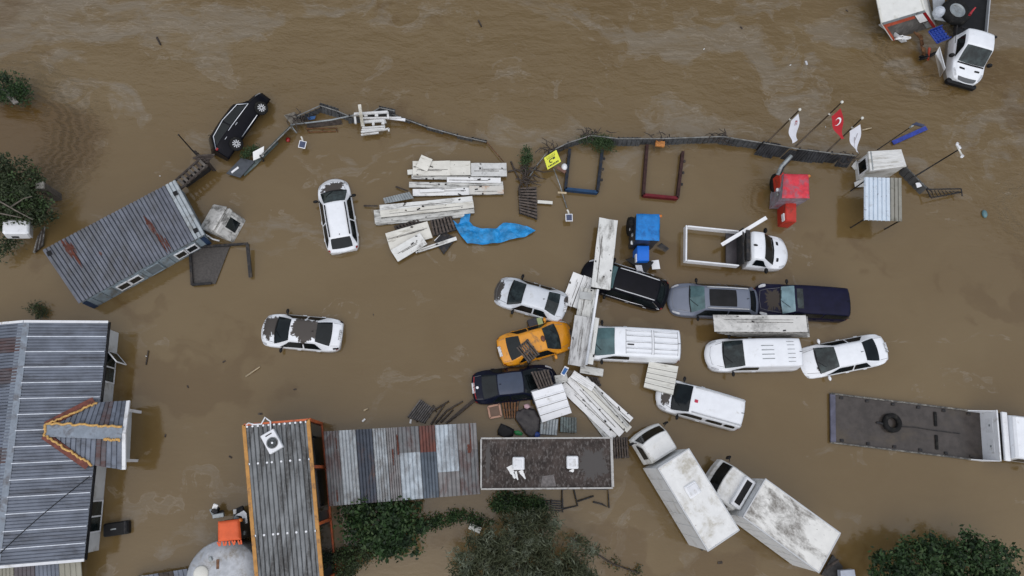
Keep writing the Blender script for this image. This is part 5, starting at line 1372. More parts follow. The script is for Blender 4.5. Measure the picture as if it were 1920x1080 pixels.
MB().tube([P(1038,316,.7),P(1050,348,.3),P(1063,390,.1)], .03, 6).build('pole', STEELG, ys, True)
MB().bar(P(1046,361,.3), P(1062,362,.3), .1, .05).build('crosspiece', WOODP, ys, True)
slab('brown_plank', 'short reddish brown plank below the yellow sign', 'plank', ((1043,315),(1046,311),(1062,320),(1059,325)), .35, .08, mat('reddish plank', (.20,.10,.07), .7, var=.3))
p = P(1058,313,.3); MB().ell(p, (.18,.22,.18), 12, 7).build('white_jug', WHITEM, None, label='small white jug beside the reddish plank', cat='jug')
slab('orange_crate_lid', 'orange wooden crate piece stuck on the dark fence', 'crate', ((1230,263),(1247,265),(1246,275),(1229,273)), .5, .12, mat('orange wood', (.50,.20,.05), .6, var=.3, vs=8))
# ---------------------------------------------------------------- panels, pallets and planks
def panel(label, x0, y0, x1, y1, wpx, z=.3, t=.12, m=None, ribs=0, tilt=0., group='loose sandwich panels', cat='panel', name='sandwich_panel', z1=None, fold=False, mp=None):
    m = m or (W_PANEL, W_PANEL3, W_PANEL, W_PANEL4)[len(label) % 4]
    if z < .75 and 'stacked under' not in group: z *= .65; z1 = z1*.65 if z1 is not None else None
    a, b = P(x0,y0,z), P(x1,y1,z if z1 is None else z1)
    mp = mp or MPP((x0+x1)/2,(y0+y1)/2,z); w = wpx*mp; L = (b-a).length
    dx = (b-a).normalized(); dy = Vector((-dx.y,dx.x,0)).normalized(); dz = dx.cross(dy)
    M3 = Matrix((dx,dy,dz)).transposed() @ Matrix.Rotation(R(tilt),3,'X')
    c = (a+b)/2
    o = thing(name, label, cat, Matrix.Translation(c-Vector((0,0,t))) @ M3.to_4x4(), group)
    nu, nv = max(6,int(L*3)), max(2,int(w*4))
    rnd = random.uniform(0,50); bend = random.uniform(-.02,.07) if L > 1.5 else 0
    mb = MB()
    def nz(u, v): return .018*noise.noise((u*L*1.5+rnd,v*w*1.5,0))+bend*(4*(u-.5)**2)+(.05*abs(v-.5) if fold else 0)
    def edge(u, v):
        return (u-.5)*L*(1+.004*noise.noise((v*9,rnd,1))), (v-.5)*w*(1+.03*noise.noise((u*6,rnd,2)))
    mb.grid(lambda u, v: Vector((*edge(u,v), t+nz(u,v))), nu, nv, False)
    mb.build('top_skin', m, o)
    if L > 1.6:
        for k in range(1 if w < .6 else 2):
            v = random.uniform(.25,.75); x0_, x1_ = sorted((random.uniform(-.5,-.2), random.uniform(.2,.5)))
            MB().bar((x0_*L,(v-.5)*w,t+.004), (x1_*L,(v-.5)*w+random.uniform(-.02,.02),t+.004), .028, .03).build('joint', W_EDGE, o)
        for k in range(3):
            MB().box((random.uniform(-.48,.48)*L, random.choice((-.42,.42,.1))*w, t+.012), (random.uniform(.06,.2),random.uniform(.04,.09),.03), Matrix.Rotation(random.uniform(-.5,.5),3,'Z')).build('bracket', STEELD, o)
    core = MB(); core.box((0,0,t/2-.012), (L*.99,w*.985,t-.03)); core.build('core', W_EDGE, o)
    for k in range(ribs):
        v = (k+1)/(ribs+1)
        MB().bar((-L/2*.985,(v-.5)*w,t+.012), (L/2*.985,(v-.5)*w,t+.012), .07, .05).build('rib', m, o)
    return o
LP = 'loose white wall panels'
panel('long white panel on the upper row of the pile, left end', 774,316,844,315,30,.45,.1)
panel('square white panel in the upper row of the pile, middle', 844,315,882,315,29,.50,.1)
panel('white panel with grey smears at the right end of the upper row', 883,318,950,318,27,.45,.12, m=mat('panel smeared', (.60,.60,.58), .55, var=.1, dirt=(.22,.22,.21), da=.35, ds=3.2))
panel('small white square panel tilted on top of the upper row', 785,301,806,310,26,.62,.07, tilt=6, z1=.56)
panel('stained under-panel below the upper row', 772,330,905,332,12,.25,.1, m=W_PANEL2)
panel('narrow white panel in the second row, right side', 838,337,939,338,11,.36,.1)
panel('grimy narrow panel in the second row, left side', 767,346,838,347,11,.36,.1, m=W_PANEL2)
panel('grimy backing panel between the second and third rows', 829,349,943,347,12,.24,.1, m=W_PANEL2)
panel('white panel at the lower edge of the third row', 774,361,880,359,14,.24,.12)
panel('white panel with orange rust stain at the right of the third row', 880,357,944,356,17,.30,.12, m=mat('panel rusty', (.60,.58,.53), .55, var=.08, dirt=(.42,.24,.13), da=.34, ds=1.6))
panel('short white strip lying on the third row', 787,358,833,356,7,.36,.07)
panel('pale stub of plank poking out left of the upper row', 764,323,775,322,10,.35,.08, m=W_CREAM)
panel('grimy lower layer under the long white double panel', 702,407,888,387,27,.28,.14, m=W_PANEL2)
panel('second grimy layer under the long white double panel', 704,413,870,398,20,.18,.12, m=W_PANEL2)
panel('long white double panel lying over the pile', 713,401,888,383,15,.52,.12)
panel('long white panel along the upper edge of the double panel', 712,390,886,373,11,.54,.12)
panel('large white panel at the bottom of the pile', 727,453,806,430,32,.40,.12, mp=.031)
panel('white panel lying askew on the large bottom panel', 739,480,794,447,26,.52,.09, tilt=4)
panel('thin white strip beside the dark board at the pile bottom', 779,472,856,447,7,.28,.07)
slab('dark_board', 'dark board with white edge below the large bottom panel', 'board', ((815,452),(832,434),(855,447),(832,477)), .15, .05, STEELD)
panel('pale thin edge strip across the dark board', 815,452,832,435,3,.2,.05, mp=.03)
cs = MB(); a = quadP(((718,372),(768,360),(776,372),(722,382)),.4); cs.corr(a[0],a[1],a[2],a[3],11,.04,.015); cs.build('ribbed_sheet', STEELG, None, label='ribbed grey sheet sticking out above the long double panel', cat='sheet')
def stick(label, pts, z=.15, r=.05, m=WOODD, name='stick', cat='stick', group=None):
    mb = MB(); mb.tube([P(x,y,z+.05*i) for i,(x,y) in enumerate(pts)], r, 6, r*.7); return mb.build(name, m, None, label=label, cat=cat, group=group)
stick('dark stick poking out left of the third row', ((742,350),(765,358)))
stick('dark stick poking out left of the long double panel', ((682,386),(708,386)))
# centre stack
panel('very long white folded panel standing out from the black crossover bonnet', 1141,411,1126,541,35,.80,.14, fold=True, z1=1.0)
panel('white panel under the left of the plank stack, outer', 1084,514,1062,572,20,.62,.1)
panel('white panel under the left of the plank stack, inner', 1104,520,1083,579,20,.70,.1)
panel('dirty white panel in the upper half of the plank stack', 1106,541,1096,600,33,.76,.12, m=W_PANEL2)
panel('small glassy tray on the upper plank stack', 1087,553,1109,556,14,.82,.06, m=mat('pale tray', (.42,.43,.42), .4, var=.1))
panel('dark-streaked panel in the lower half of the plank stack', 1094,594,1081,686,33,.90,.12, m=mat('panel streaked', (.52,.52,.51), .6, var=.12, dirt=(.12,.11,.105), da=.55, ds=2.2, dsc=(.35,2.2,1)))
panel('narrow white strip right of the lower plank stack', 1118,596,1106,683,11,.80,.1)
panel('narrow white strip right of the upper plank stack', 1119,543,1114,578,8,.8,.1)
mb = MB(); mb.tube([P(1121,543,.9),P(1113,596,.97),P(1099,684,.97)], .07, 8); mb.build('white_pipe', WHITEM, None, label='white pipe running down the right edge of the plank stack', cat='pipe')
panel('short dirty panel at the lower end of the plank stack', 1088,692,1131,699,14,.5,.1, m=W_PANEL2)
bsg = slab('blue_sign', 'small blue sign with white border below the taxi', 'sign', ((1051,701),(1059,686),(1067,690),(1058,706)), .55, .05, WHITEM)
ROOTM[bsg] = Matrix.Translation(bsg.location); MB().plate(quadP(((1053,700),(1059,689),(1065,692),(1058,703)),.57),.015).build('sign_face', mat('sign blue', (.015,.12,.36), .4), bsg, True)
for k, (lab, x0,y0,x1,y1,w,z,m_) in enumerate((
    ('white panel fanned out at the lower right, leftmost', 1054,722,1155,818,18,.30,W_PANEL),
    ('white panel fanned out at the lower right, second from left', 1066,709,1166,814,14,.45,W_PANEL),
    ('white panel fanned out at the lower right, third from left', 1080,706,1180,806,14,.58,W_CREAM),
    ('white panel fanned out at the lower right, rightmost long', 1108,720,1184,788,11,.5,W_PANEL),
    ('short ribbed white panel on top of the fan', 1073,701,1113,727,15,.74,W_PANEL),
    ('grimy panel under the fan near the flat-roofed cabin', 1096,762,1142,822,15,.2,W_PANEL2),
    ('dark-edged grimy panel between the fan members', 1098,708,1178,800,7,.66,W_PANEL2),
    ('small grimy panel at the top left of the fan', 1041,712,1064,708,15,.5,W_PANEL2))):
    panel(lab, x0,y0,x1,y1,w,z,.1,m=m_, ribs=0 if k != 4 else 3)
for lab, q, z, r, m_ in (('square white ribbed panel leaning on the navy sedan', ((997,735),(1054,719),(1072,774),(1017,792)), (.98,.95,.45,.45), 3, WHITEM), ('square cream ribbed panel over the people carrier bonnet', ((1217,678),(1272,687),(1262,740),(1207,725)), (.55,.95,.95,.5), 4, W_CREAM)):
    a = quadP(q, z); t = thing('insulation_board', lab, 'panel', sum(a,Vector())/4-Vector((0,0,.35)))
    MB().plate(a, .34).build('core', W_EDGE if 0 else m_, t, True)
    for k in range(r):
        v = (k+1)/(r+1); o = Vector((0,0,.012))
        MB().bar(bil(a,.005,v)+o, bil(a,.995,v)+o, .07, .05).build('rib', m_, t, True)
        MB().bar(bil(a,.005,v+.03)+o*.3, bil(a,.995,v+.03)+o*.3, .03, .015).build('groove', W_EDGE, t, True)
# stack between the SUVs and the small van
pp = mat('panel peeled', (.62,.61,.58), .5, var=.06, dirt=(.24,.235,.22), da=.40, ds=.8, dsc=(.6,1.2,1), spots=(.06,.06,.055))
panel('peeling grimy top panel of the stack between the SUVs and the van', 1338,606,1512,607,31,1.35,.09, m=pp)
for k in range(8):
    panel('edge-on grimy panel in the stack, %s below the peeling top panel' % ('first','second','third','fourth','fifth','sixth','seventh','eighth')[k], 1342+5*k+random.uniform(0,3),608.5+1.0*k,1515+random.uniform(-3,4),609.5+1.0*k,31,1.24-.155*k,.11, m=(W_EDGE,W_PANEL2)[k%2], group='panels stacked under the peeling top panel')

WOODS = mat('pallet slat', (.105,.085,.072), .8, var=.4, vs=5, dirt=(.05,.04,.034), da=.35, ds=4, spec=.2)
def pallet(label, q, z, m, n=8, along=0, blocks=True, zs=None):
    a = quadP(q, zs or z); t = thing('pallet', label, 'pallet', sum(a,Vector())/4-Vector((0,0,.14)), 'wooden pallets')
    if along: a = [a[1],a[2],a[3],a[0]]
    for k in range(n):
        u0, u1 = k/n+.05/n, (k+1)/n-.40/n
        e = random.uniform(-.015,.03)
        MB().plate(sub(a,u0,u1,e,1-random.uniform(-.02,.03),.01*random.random()), .03).build('slat', m, t, True)
    for v in (.06,.5,.94): MB().bar(bil(a,.01,v)-Vector((0,0,.08)), bil(a,.99,v)-Vector((0,0,.08)), .1, .09).build('bearer', STEELD, t, True)
    for k in range(3): MB().plate(sub(a,.02+.33*k,.31+.33*k,.0,1,-.13), .02).build('bottom_board', STEELD, t, True)  # bearers and boards near-black: shade of the slat gaps put into their colour
    return t
pallet('dark wooden pallet lying across the taxi rear window', ((968,652),(990,634.5),(1013,663),(991,681)), .95, WOODS, 6, zs=(.92,1.10,1.12,.92))
pallet('dark wooden pallet lying on the navy sedan bonnet', ((995,697),(1030,692),(1039,720),(1010,730)), .95, WOODS, 6, zs=(1.08,.92,.90,1.06))
pallet('orange-brown wooden pallet below the navy sedan', ((940,752),(975,752),(972,783),(946,785)), .25, WOODB, 6)
pallet('dark pallet half under the flat-roofed cabin beside the truck', ((1150,820),(1178,820),(1181,858),(1152,860)), .35, WOODS, 6)
pallet('brown pallet between the panel pile and the blue tarp', ((806,412),(848,405),(857,430),(812,442)), .3, WOODS, 7)
pallet('dark pallet under the long double panel, left', ((738,424),(785,410),(795,420),(745,437)), .15, WOODD, 8)
pallet('dark upright-slatted pallet floating below the root tangle', ((972,352),(1006,350),(1008,412),(974,400)), .25, WOODS, 10, 1)
pallet('dark pallet beneath the fanned panels', ((1085,705),(1122,708),(1128,722),(1092,724)), .15, WOODD, 8)
pallet('grey weathered pallet wreck at the shed corner', ((788,748),(816,768),(797,794),(763,782)), .22, mat('weathered wood', (.11,.10,.095), .75, var=.4, vs=4, dirt=(.05,.045,.04), da=.5, ds=3), 9)
for lab, q in (('ribbed grey sheet below the white ribbed panel, left', ((1014,787),(1047,786),(1044,816),(1012,814))), ('ribbed grey sheet below the white ribbed panel, right', ((1051,782),(1081,783),(1081,812),(1050,810)))):
    a = quadP(q,.3); mb = MB(); mb.corr(a[0],a[1],a[2],a[3],6,.06,.015); mb.build('ribbed_sheet', STEELG if 'left' in lab else FGG, None, label=lab, cat='sheet')
for k,(pts) in enumerate((((836,794),(866,768),(896,742)),((842,790),(872,764),(900,744)),((850,784),(880,760),(903,741)),((808,796),(822,775),(834,758)),((816,794),(838,770),(868,752)),((826,792),(850,768)),((812,760),(818,772)),((780,790),(812,770),(842,752)))):
    stick(('thin dark lath leading to the navy sedan boot, %s' % ('lowest','middle','topmost')[k]) if k < 3 else ('loose dark lath in the wreck, %s' % ('steep left one','long middle one','short right one','stubby upright one','flat long one')[k-3]), pts, .15, .055, WOODD, 'lath', 'lath', 'laths by the navy sedan')
# tarpaulins and bags
def sheet(name, label, cat, pts, z, m, amp=.12, fs=1.3, cuts=14, ztab=None, flat=False):
    bm = bmesh.new(); vs = [bm.verts.new(P(x,y,z)) for x,y in pts]; bm.faces.new(vs)
    bmesh.ops.triangulate(bm, faces=bm.faces[:])
    for _ in range(4): bmesh.ops.subdivide_edges(bm, edges=[e for e in bm.edges if e.calc_length() > .22], cuts=1, use_grid_fill=False); bmesh.ops.triangulate(bm, faces=bm.faces[:])
    for v in bm.verts:
        p = v.co; f = 1-abs(noise.noise((p.x*fs,p.y*fs,5)))*2
        v.co.z += amp*(f*.6+noise.noise((p.x*fs*2.3,p.y*fs*2.3,9))*.5)+ (ztab(p) if ztab else 0)
    bm.normal_update()
    me = bpy.data.meshes.new(name); 
    c = Vector((sum(v.co.x for v in bm.verts)/len(bm.verts), sum(v.co.y for v in bm.verts)/len(bm.verts), 0))
    for v in bm.verts: v.co -= c
    bmesh.ops.solidify(bm, geom=bm.faces[:], thickness=.03)
    bmesh.ops.recalc_face_normals(bm, faces=bm.faces[:])
    bm.to_mesh(me); bm.free(); me.materials.append(m)
    for p in me.polygons: p.use_smooth = not flat
    o = bpy.data.objects.new(name, me); COL.objects.link(o); o.location = c
    return tag(o, label, cat)
def folds(p):
    a = p.x*.9+p.y*.5; b = p.x*.35-p.y*1.1
    return .14*abs(math.sin(a*2.3+1.2*noise.noise((p.x*.7,p.y*.7,2))))+.09*abs(math.sin(b*4.1+2*noise.noise((p.x*.6,p.y*.9,6))))-.10
sheet('blue_tarpaulin', 'crumpled bright blue tarpaulin trailing from the panel pile', 'tarpaulin', ((866,401),(882,402),(880,415),(887,424),(905,430),(930,429),(944,419),(965,421),(988,424),(1004,433),(997,438),(982,445),(956,450),(933,457),(905,459),(876,457),(866,446),(857,432),(849,414),(858,421),(862,417)), .10, mat('blue tarp', (.010,.25,.58), .5, var=.3, vs=2.2, dirt=(.02,.16,.34), da=.45, ds=1.8, bump=.5, bsc=12), .09, 2.6, ztab=folds, flat=True)
sheet('black_tarpaulin', 'dark wet tarpaulin bundled below the navy sedan', 'tarpaulin', ((968,772),(985,764),(1003,768),(1013,790),(1010,812),(996,824),(984,812),(966,786)), .22, mat('black tarp', (.022,.017,.018), .4, var=.3, vs=3), .2, 1.6)
sheet('black_bag', 'black plastic bag floating above the flat-roofed cabin', 'bag', ((939,794),(952,799),(964,806),(962,818),(948,821),(933,815),(933,806)), .2, BLACKP, .2, 2.)
sheet('green_bag', 'bright green plastic bag beside the black bag', 'bag', ((962,808),(972,807),(980,812),(978,817),(966,815)), .12, mat('green bag', (.02,.22,.06), .45), .1, 2.)
p = P(1006,815,.2); MB().ell(p, (.2,.18,.2), 12, 7).build('blue_drum', mat('blue drum', (.02,.05,.22), .4), None, label='dark blue plastic drum at the cabin roof edge', cat='drum')
t = thing('picture_frame', 'square frame with pinkish border floating below the navy sedan', 'frame', P(927,771,0))
a = quadP(((915,763),(936,758),(940,780),(919,784)),.15)
for i in range(4): MB().bar(a[i], a[(i+1)%4], .09, .06).build('frame_side', mat('pink wood', (.46,.26,.18), .6), t, True)
MB().plate(sub(a,.05,.95,.05,.95,-.01), .02).build('panel', mat('brown board', (.15,.09,.06), .6), t, True)
sheet('pink_bag', 'small pale pink crumpled bag near the white ribbed panel', 'bag', ((982,759),(990,757),(995,763),(988,767),(983,765)), .25, mat('pink bag', (.5,.33,.36), .5), .12, 3.)
p = P(220,991,.15); t = thing('black_case', 'black case floating beside the house wall', 'case', Matrix.Translation(p)@Matrix.Rotation(R(8),4,'Z'))
MB().cbox((0,0,.0), (1.15,.62,.36), .06).build('shell', BLACKP, t)
MB().cbox((.42,0,.17), (.10,.60,.06), .02).build('strap', STEELD, t); MB().cbox((-.1,.0,.185), (.25,.06,.015), .004).build('badge', STEELG, t)
stick('pale wooden batten floating in open water above the orange container', ((461,706),(487,688)), .03, .045, WOODP, 'batten', 'batten')
stick('thin dark stick floating right of the house', ((274,684),(278,657)), .02, .04)
stick('dark driftwood stick near the top left', ((294,70),(301,84)), .02, .06, WOODD, 'driftwood', 'driftwood')
stick('pale batten floating right of the third flag', ((1616,244),(1634,240)), .05, .05, WOODP, 'batten', 'batten')
stick('orange-brown rod leading from the low fence to the panels', ((912,266),(944,303)), .15, .035, WOODB, 'rod', 'rod')
stick('thin pale rod from the root tangle to the yellow sign', ((992,332),(1008,308),(1024,288)), .25, .035, STEELG, 'rod', 'rod')
panel('pale plank stub lying right of the dark upright pallet', 1008,378,1036,380,6,.3,.07, m=W_CREAM, cat='plank', name='plank')
panel('white board floating between the bush and the grey tree', 880,986,901,995,11,.12,.06, m=W_CREAM, cat='board', name='board')
stick('short white rod floating below the panel pile', ((682,770),(690,766)), .04, .05, WOODP, 'rod', 'rod')
p = P(1846,401,.06); MB().ell(p, (.16,.26,.12), 10, 6).build('plastic_bottle', mat('teal plastic', (.10,.20,.22), .3), None, label='small teal plastic bottle floating at the right', cat='bottle')
slab('corner_crate', 'pale ribbed crate lid at the bottom edge behind the dirty truck', 'crate', ((1576,1070),(1602,1068),(1606,1090),(1577,1092)), .6, .3, mat('pale grey plastic', (.42,.45,.52), .5, var=.1))
stick('dark broken post behind the dirty box truck', ((1548,1066),(1572,1050)), .5, .09, WOODD, 'broken_post', 'post')
slab('mesh_on_wreck', 'dark netting bundled behind the dirty box truck', 'netting', ((1540,1078),(1562,1040),(1580,1062),(1578,1090)), .12, .08, mat('netting', (.03,.028,.027), .7, var=.5, vs=9))
slab('black_box', 'black and green battery box floating above the taxi', 'box', ((989,600),(1005,595),(1010,609),(993,615)), .35, .3, mat('black box', (.02,.018,.025), .5, var=.5, vs=9, spots=(.16,.10,.2)))
slab('green_box', 'pale green box floating beside the black box above the taxi', 'box', ((1006,597),(1015,595),(1020,610),(1010,612)), .38, .3, mat('pale green box', (.30,.36,.16), .5, var=.15))
# chips of floating rubbish that can be told apart
for k, (x, y, s, m_, w_) in enumerate(((488,776,.2,WOODD,'just above the orange framed container'),(633,857,.0,WOODD,''),(432,857,.17,WOODD,'left of the orange framed container'),(682,788,.2,W_PANEL,'above the patchwork shed'),(352,725,.14,WOODD,'below the white sedan alone in open water'),(553,730,.14,WOODD,'between the muddy-roofed sedan and the air conditioner'),(310,817,.15,WOODD,'right of the porch gable'),(274,668,.08,W_PANEL,'beside the stick right of the house'),(1320,92,.1,W_PANEL,'in the top stream left of the cargo box'),(1390,52,.2,WOODD,'in the top stream left of the cargo box'),(1482,122,.1,W_PANEL,'in the stream above the flags'),(1512,118,.28,LAMPG,'of plastic in the stream above the flags'),(300,330,.08,W_PANEL,'above the ribbed site cabin'),(1548,238,.08,W_PANEL,'between the leftmost and tallest flagpoles'),(1588,20,.18,WOODD,'at the top edge near the cargo box'),(420,678,.16,WOODD,'left of the floating pale batten'),(700,590,.08,WOODD,'in open water right of the muddy-roofed sedan'),(1350,1055,.25,WOODD,'below the clean-roofed box truck'),(770,790,.22,W_PANEL,'on the grey pallet wreck'))):
    if not s: continue
    p = P(x,y,.02); mb = MB(); mb.cbox(p, (s,s*.45,.05), .01, Matrix.Rotation(k*1.3,3,'Z'))
    pale = m_ in (W_PANEL, LAMPG)
    mb.build('floating_scrap', m_, None, label='small %s scrap floating %s' % ('pale' if pale else 'dark wooden', w_), cat='scrap', group='%s scraps floating in the water' % ('pale' if pale else 'dark'))
# red buoy-like fender by the fence
p = P(540,262,.1); MB().ell(p, (.13,.15,.1), 10, 6).build('red_float', LAMPR, None, label='small dark red float below the fence corner', cat='float')

# ---------------------------------------------------------------- vegetation
BARK = mat('bark', (.075,.06,.045), .85, var=.35, vs=6, bump=.6)
def crown(lobes, n, size, m, parent, name='crown', up=.5, clump=60, spread=.28, asp=.5, rag=False):
    mb = MB()
    tot = sum(r[0]*r[1] for _, r in lobes)
    for c, r in lobes:
        k = int(n*r[0]*r[1]/tot); nc = max(4, int(clump*r[0]*r[1]/tot))
        cl = []
        for _ in range(nc):
            th = random.uniform(0,2*math.pi); cz = random.uniform(-.35,1); sr = math.sqrt(1-cz*cz); rr = random.choice((.6,.8,.95,1.0,1.08,1.16)) if not rag else random.choice((.45,.75,.95,1.1,1.25,1.45))
            cl.append(c+Vector((r[0]*sr*math.cos(th)*rr, r[1]*sr*math.sin(th)*rr, r[2]*cz*rr)))
        for _ in range(k):
            q = random.choice(cl); p = q+Vector((random.gauss(0,spread),random.gauss(0,spread),random.gauss(0,spread*.6)))
            if p.z < .02: p.z = random.uniform(.02,.12)
            nrm = Vector((random.gauss(0,1),random.gauss(0,1),abs(random.gauss(0,1))+up)).normalized()
            a = nrm.cross(Vector((random.gauss(0,1),random.gauss(0,1),random.gauss(0,.3)))).normalized(); b = nrm.cross(a)
            s = size*random.uniform(.6,1.25)
            mb.add([p-a*s*.5, p-b*s*asp*.5+nrm*s*.06, p+a*s*.5, p+b*s*asp*.5+nrm*s*.06], [(0,1,2,3)])
    return mb.build(name, m, parent, True)
def tree(label, lobes_px, n, size, m, base, name='tree', cat='tree', trunk=True, group='trees and shrubs in the flood', **k):
    t = thing(name, label, cat, P(*base, 0), group)
    lobes = []
    for x, y, z, rx, ry, rz in lobes_px: lobes.append((P(x,y,z), (rx,ry,rz)))
    crown(lobes, n, size, m, t, 'foliage' if not trunk else 'crown', **k)
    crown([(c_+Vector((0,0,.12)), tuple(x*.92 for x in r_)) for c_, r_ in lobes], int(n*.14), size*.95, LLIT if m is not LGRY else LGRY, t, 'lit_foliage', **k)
    b = P(*base, 0)
    if trunk:
        c = sum((l[0] for l in lobes), Vector())/len(lobes)
        tk = MB(); tk.tube([Vector((b.x,b.y,-.8)), Vector((b.x,b.y,.5)), Vector((b.x,b.y,0)).lerp(c,.9)], .16, 8, .06); tr_ = tk.build('trunk', BARK, t, True)
        for l, r in lobes: MB().tube([Vector((b.x,b.y,.5)), (Vector((b.x,b.y,1.0))+l)/2+Vector((0,0,.1)), l+Vector((0,0,r[2]*.5))], .07, 6, .02).build('limb', BARK, tr_, True)
    else:
        tk = MB()
        for l, r in lobes: tk.tube([Vector((l.x,l.y,-.4)), l+Vector((.1,.05,r[2]*.3))], .05, 6, .02)
        tk.build('stem', BARK, t, True)
    return t
LDK = leafmat('dark leaves', (.008,.020,.007), (.045,.095,.028), (.012,.026,.010))
LMID = leafmat('mid leaves', (.02,.042,.015), (.055,.095,.035))
LGRY = leafmat('grey leaves', (.03,.038,.015), (.12,.135,.075), (.23,.26,.19))
LLIT = leafmat('lit leaves', (.035,.07,.022), (.075,.12,.042), (.045,.07,.025))  # paler leaf copy for the crown tops, lit look put into the colour
LOLV = leafmat('olive leaves', (.022,.034,.014), (.06,.08,.035))
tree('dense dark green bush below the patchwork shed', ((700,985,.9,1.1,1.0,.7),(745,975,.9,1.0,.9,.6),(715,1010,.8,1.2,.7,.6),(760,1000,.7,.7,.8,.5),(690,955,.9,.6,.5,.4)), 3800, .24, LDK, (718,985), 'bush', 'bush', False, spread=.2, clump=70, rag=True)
tree('grey-green willow tree at the bottom middle', ((960,1020,2.2,1.5,1.1,.9),(1010,1005,2.0,1.2,.9,.8),(900,1050,1.8,1.4,1.0,.8),(1050,1055,1.8,1.5,1.0,.8),(970,1075,2.3,1.7,1.1,.9),(925,1085,1.8,1.5,.9,.8),(1040,1100,1.8,1.5,.9,.8),(985,975,1.6,.9,.4,.5),(1075,1085,1.5,.8,.7,.6)), 13000, .34, LGRY, (975,1060), asp=.15, spread=.17, clump=210)
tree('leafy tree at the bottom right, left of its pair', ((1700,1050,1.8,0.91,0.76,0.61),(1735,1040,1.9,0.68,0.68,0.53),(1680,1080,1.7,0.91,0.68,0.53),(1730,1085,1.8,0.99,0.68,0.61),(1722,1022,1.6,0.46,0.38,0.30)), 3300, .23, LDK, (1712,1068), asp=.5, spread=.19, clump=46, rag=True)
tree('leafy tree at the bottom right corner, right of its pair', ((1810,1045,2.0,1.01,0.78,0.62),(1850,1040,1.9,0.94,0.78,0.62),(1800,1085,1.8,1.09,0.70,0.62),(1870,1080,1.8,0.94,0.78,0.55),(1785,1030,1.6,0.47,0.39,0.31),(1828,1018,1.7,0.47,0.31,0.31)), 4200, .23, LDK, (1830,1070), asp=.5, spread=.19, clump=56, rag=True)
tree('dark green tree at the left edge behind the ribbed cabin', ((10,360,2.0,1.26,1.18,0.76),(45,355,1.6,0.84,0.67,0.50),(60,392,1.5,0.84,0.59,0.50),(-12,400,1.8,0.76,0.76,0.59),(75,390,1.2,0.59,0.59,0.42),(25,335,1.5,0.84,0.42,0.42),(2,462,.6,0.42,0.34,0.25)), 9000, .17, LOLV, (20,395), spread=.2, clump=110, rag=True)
tree('clipped ivy mound with a plank at the top left edge', ((5,165,.8,1.2,.7,.5),(30,178,.6,.7,.5,.4)), 2600, .14, LDK, (8,170), 'ivy_mound', 'ivy', False, spread=.14, clump=90)
slab('grey_plank', 'grey plank lying on the ivy at the top left', 'plank', ((0,168),(10,166),(34,191),(25,195)), .9, .08, mat('grey plank', (.22,.20,.18), .75, var=.3))
tree('ivy-covered fence top below the flat-roofed cabin', ((945,943,.5,.5,.35,.3),(970,945,.5,.6,.35,.3),(1000,949,.5,.5,.35,.3)), 2400, .15, LDK, (970,946), 'ivy', 'ivy', False, spread=.14, clump=70)
tree('hedge strip trailing from the bush towards the willow', ((800,981,.25,.5,.18,.18),(830,975,.28,.6,.2,.2),(862,968,.25,.6,.2,.2),(900,978,.15,.5,.15,.12)), 1500, .13, LDK, (830,976), 'hedge', 'hedge', False, spread=.12, clump=60)
tree('hedge strip beside the orange framed container, bottom edge', ((640,1060,.4,.6,.6,.3),(665,1042,.4,.6,.4,.3),(690,1032,.35,.5,.3,.2)), 2200, .13, LOLV, (655,1055), 'hedge', 'hedge', False, spread=.15, clump=70)
tree('green branch tangle draped on the fence above the blue skip', ((1115,264,.5,.7,.25,.25),(1135,270,.4,.5,.4,.25)), 1500, .16, LMID, (1120,266), 'branch', 'branch', False, asp=.25, spread=.14, clump=40)
tree('uprooted green shrub between the panel pile and the yellow sign', ((988,290,.4,.25,.3,.25),(986,305,.3,.2,.3,.2)), 500, .15, LMID, (987,296), 'shrub', 'shrub', False, asp=.35, spread=.10, clump=20)
tree('green leaves caught under the black crossover rear wheel', ((468,288,.3,.3,.25,.2),(480,280,.35,.2,.15,.15)), 400, .14, LMID, (470,287), 'leaf_clump', 'leaves', False, asp=.4, spread=.10, clump=20)
tree('small dark weed tuft above the house roof corner', ((70,582,.2,.3,.3,.15),), 260, .22, LOLV, (70,584), 'weed', 'weed', False, asp=.18, spread=.15, clump=10)
rt = thing('root_tangle', 'tangle of dark roots and branches between the panel pile and the sign', 'roots', P(985,325,0))
for k in range(26):
    a = random.uniform(0,6.28); l = random.uniform(.4,1.2); c = P(986+random.gauss(0,8), 328+random.gauss(0,10), .15)
    MB().tube([c, c+Vector((math.cos(a)*l*.5,math.sin(a)*l*.5,random.uniform(.05,.3))), c+Vector((math.cos(a+.4)*l,math.sin(a+.4)*l,random.uniform(-.05,.2)))], .05, 5, .015).build('root', WOODD, rt, True)
for lab, pts in (('long dark branch left of the root tangle', ((958,303),(966,322),(978,345),(990,372))), ('thin curved branch in the root tangle', ((953,322),(968,318),(985,322))), ('long bare twig in the open stream at the top', ((897,38),(903,50))), ('thin floating creeper stem trailing right of the willow', ((1070,1008),(1095,1024),(1125,1042),(1150,1058),(1200,1075)))):
    stick(lab, pts, .05, .05, WOODD, 'branch', 'branch')
tree('sparse creeper leaves along the stem right of the willow', ((1080,1014,.1,.3,.2,.08),(1115,1037,.1,.5,.25,.08),(1150,1058,.1,.4,.2,.08),(1190,1072,.1,.4,.2,.08)), 320, .11, LOLV, (1120,1040), 'creeper', 'creeper', False, spread=.12, clump=30)
bt = thing('bare_branch', 'long bare grey branch lying over the left tree crown', 'branch', P(20,390,0))
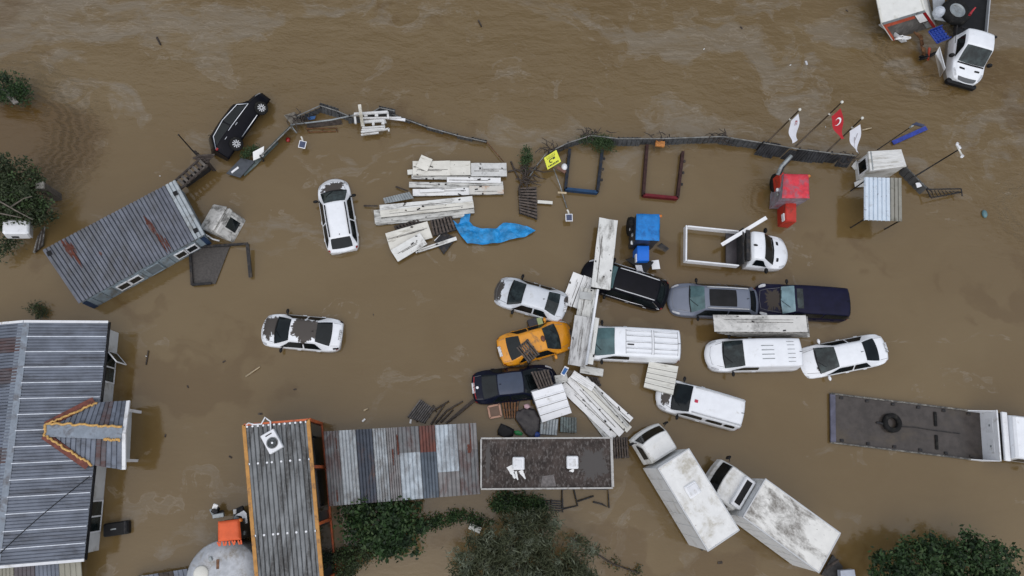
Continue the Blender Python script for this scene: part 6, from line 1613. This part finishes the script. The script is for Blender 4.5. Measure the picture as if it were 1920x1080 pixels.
for pts in (((-5,375),(30,395),(62,412)),((0,400),(40,408)),((20,388),(45,372),(60,368))):
    MB().tube([P(x,y,2.5) for x,y in pts], .04, 6, .02).build('limb', mat('pale bark', (.16,.135,.11), .8, var=.3), bt, True)
for lab, px, py, n_ in (('tangle of drift twigs on the fence above the blue skip', 1108,252,26),('knot of drift twigs on the dark fence by the orange crate piece', 1240,259,14),('knot of drift twigs on the dark fence right of the red skip', 1356,254,20),('tangle of drift boards at the left fence corner', 560,222,22),('tangle of twigs where the fence meets the guard cabin', 1590,296,18),('clot of drift twigs on the fence end above the yellow sign', 1040,278,18)):
    dt = thing('drift_tangle', lab, 'debris', P(px,py,0), 'drift caught on the fences')
    for k in range(n_):
        a = random.uniform(0,6.28); l = random.uniform(.25,.7); c = P(px+random.gauss(0,9), py+random.gauss(0,3.5), random.uniform(.3,.8))
        MB().tube([c, c+Vector((math.cos(a)*l*.5,math.sin(a)*l*.5,random.uniform(-.1,.15))), c+Vector((math.cos(a+.5)*l,math.sin(a+.5)*l,random.uniform(-.15,.2)))], .035, 5, .015).build('twig', WOODD, dt, True)
# things under the left tree
wb = P(33,430,1.5); t = thing('white_bin', 'white plastic bin lying under the left tree', 'bin', Matrix.Translation(wb)@Matrix.Rotation(R(8),4,'Z')@Matrix.Rotation(R(18),4,'Y'))
MB().cbox((0,0,0), (1.1,.75,.8), .08).build('body', WHITEM, t); MB().cbox((.56,0,0), (.06,.7,.75), .02).build('lid', SILVER, t); MB().cbox((-.1,-.385,-.1), (.3,.02,.22), .005).build('label', BLACKP, t)
ch = thing('brick_pillar', 'square stone pillar with grey slab at the edge of the left tree', 'pillar', P(95,360,0))
a = quadP(((66,343),(81,340),(82,352),(67,354)),1.7)
cpy = [Vector((p.x,p.y,-.8)) for p in a]
MB().hexa([cpy[3],cpy[2],cpy[1],cpy[0]], [a[3]-Vector((0,0,.1)),a[2]-Vector((0,0,.1)),a[1]-Vector((0,0,.1)),a[0]-Vector((0,0,.1))]).build('shaft', mat('dark masonry', (.10,.085,.07), .85, var=.35, vs=6, bump=.5), ch, True)
MB().plate([p+Vector((0,0,.0)) for p in a], .12).build('cap', mat('stone cap', (.30,.28,.25), .8, var=.3, vs=8, bump=.5), ch, True)
dm = thing('driftwood_heap', 'heap of black driftwood at the lower edge of the left tree', 'driftwood', P(75,450,0))
for k in range(7): MB().tube([P(64+2.5*k,474-2*k,.1), P(72+2*k,442-3*k,.35)], .07, 6, .04).build('log', WOODD if k % 3 else W_EDGE, dm, True)
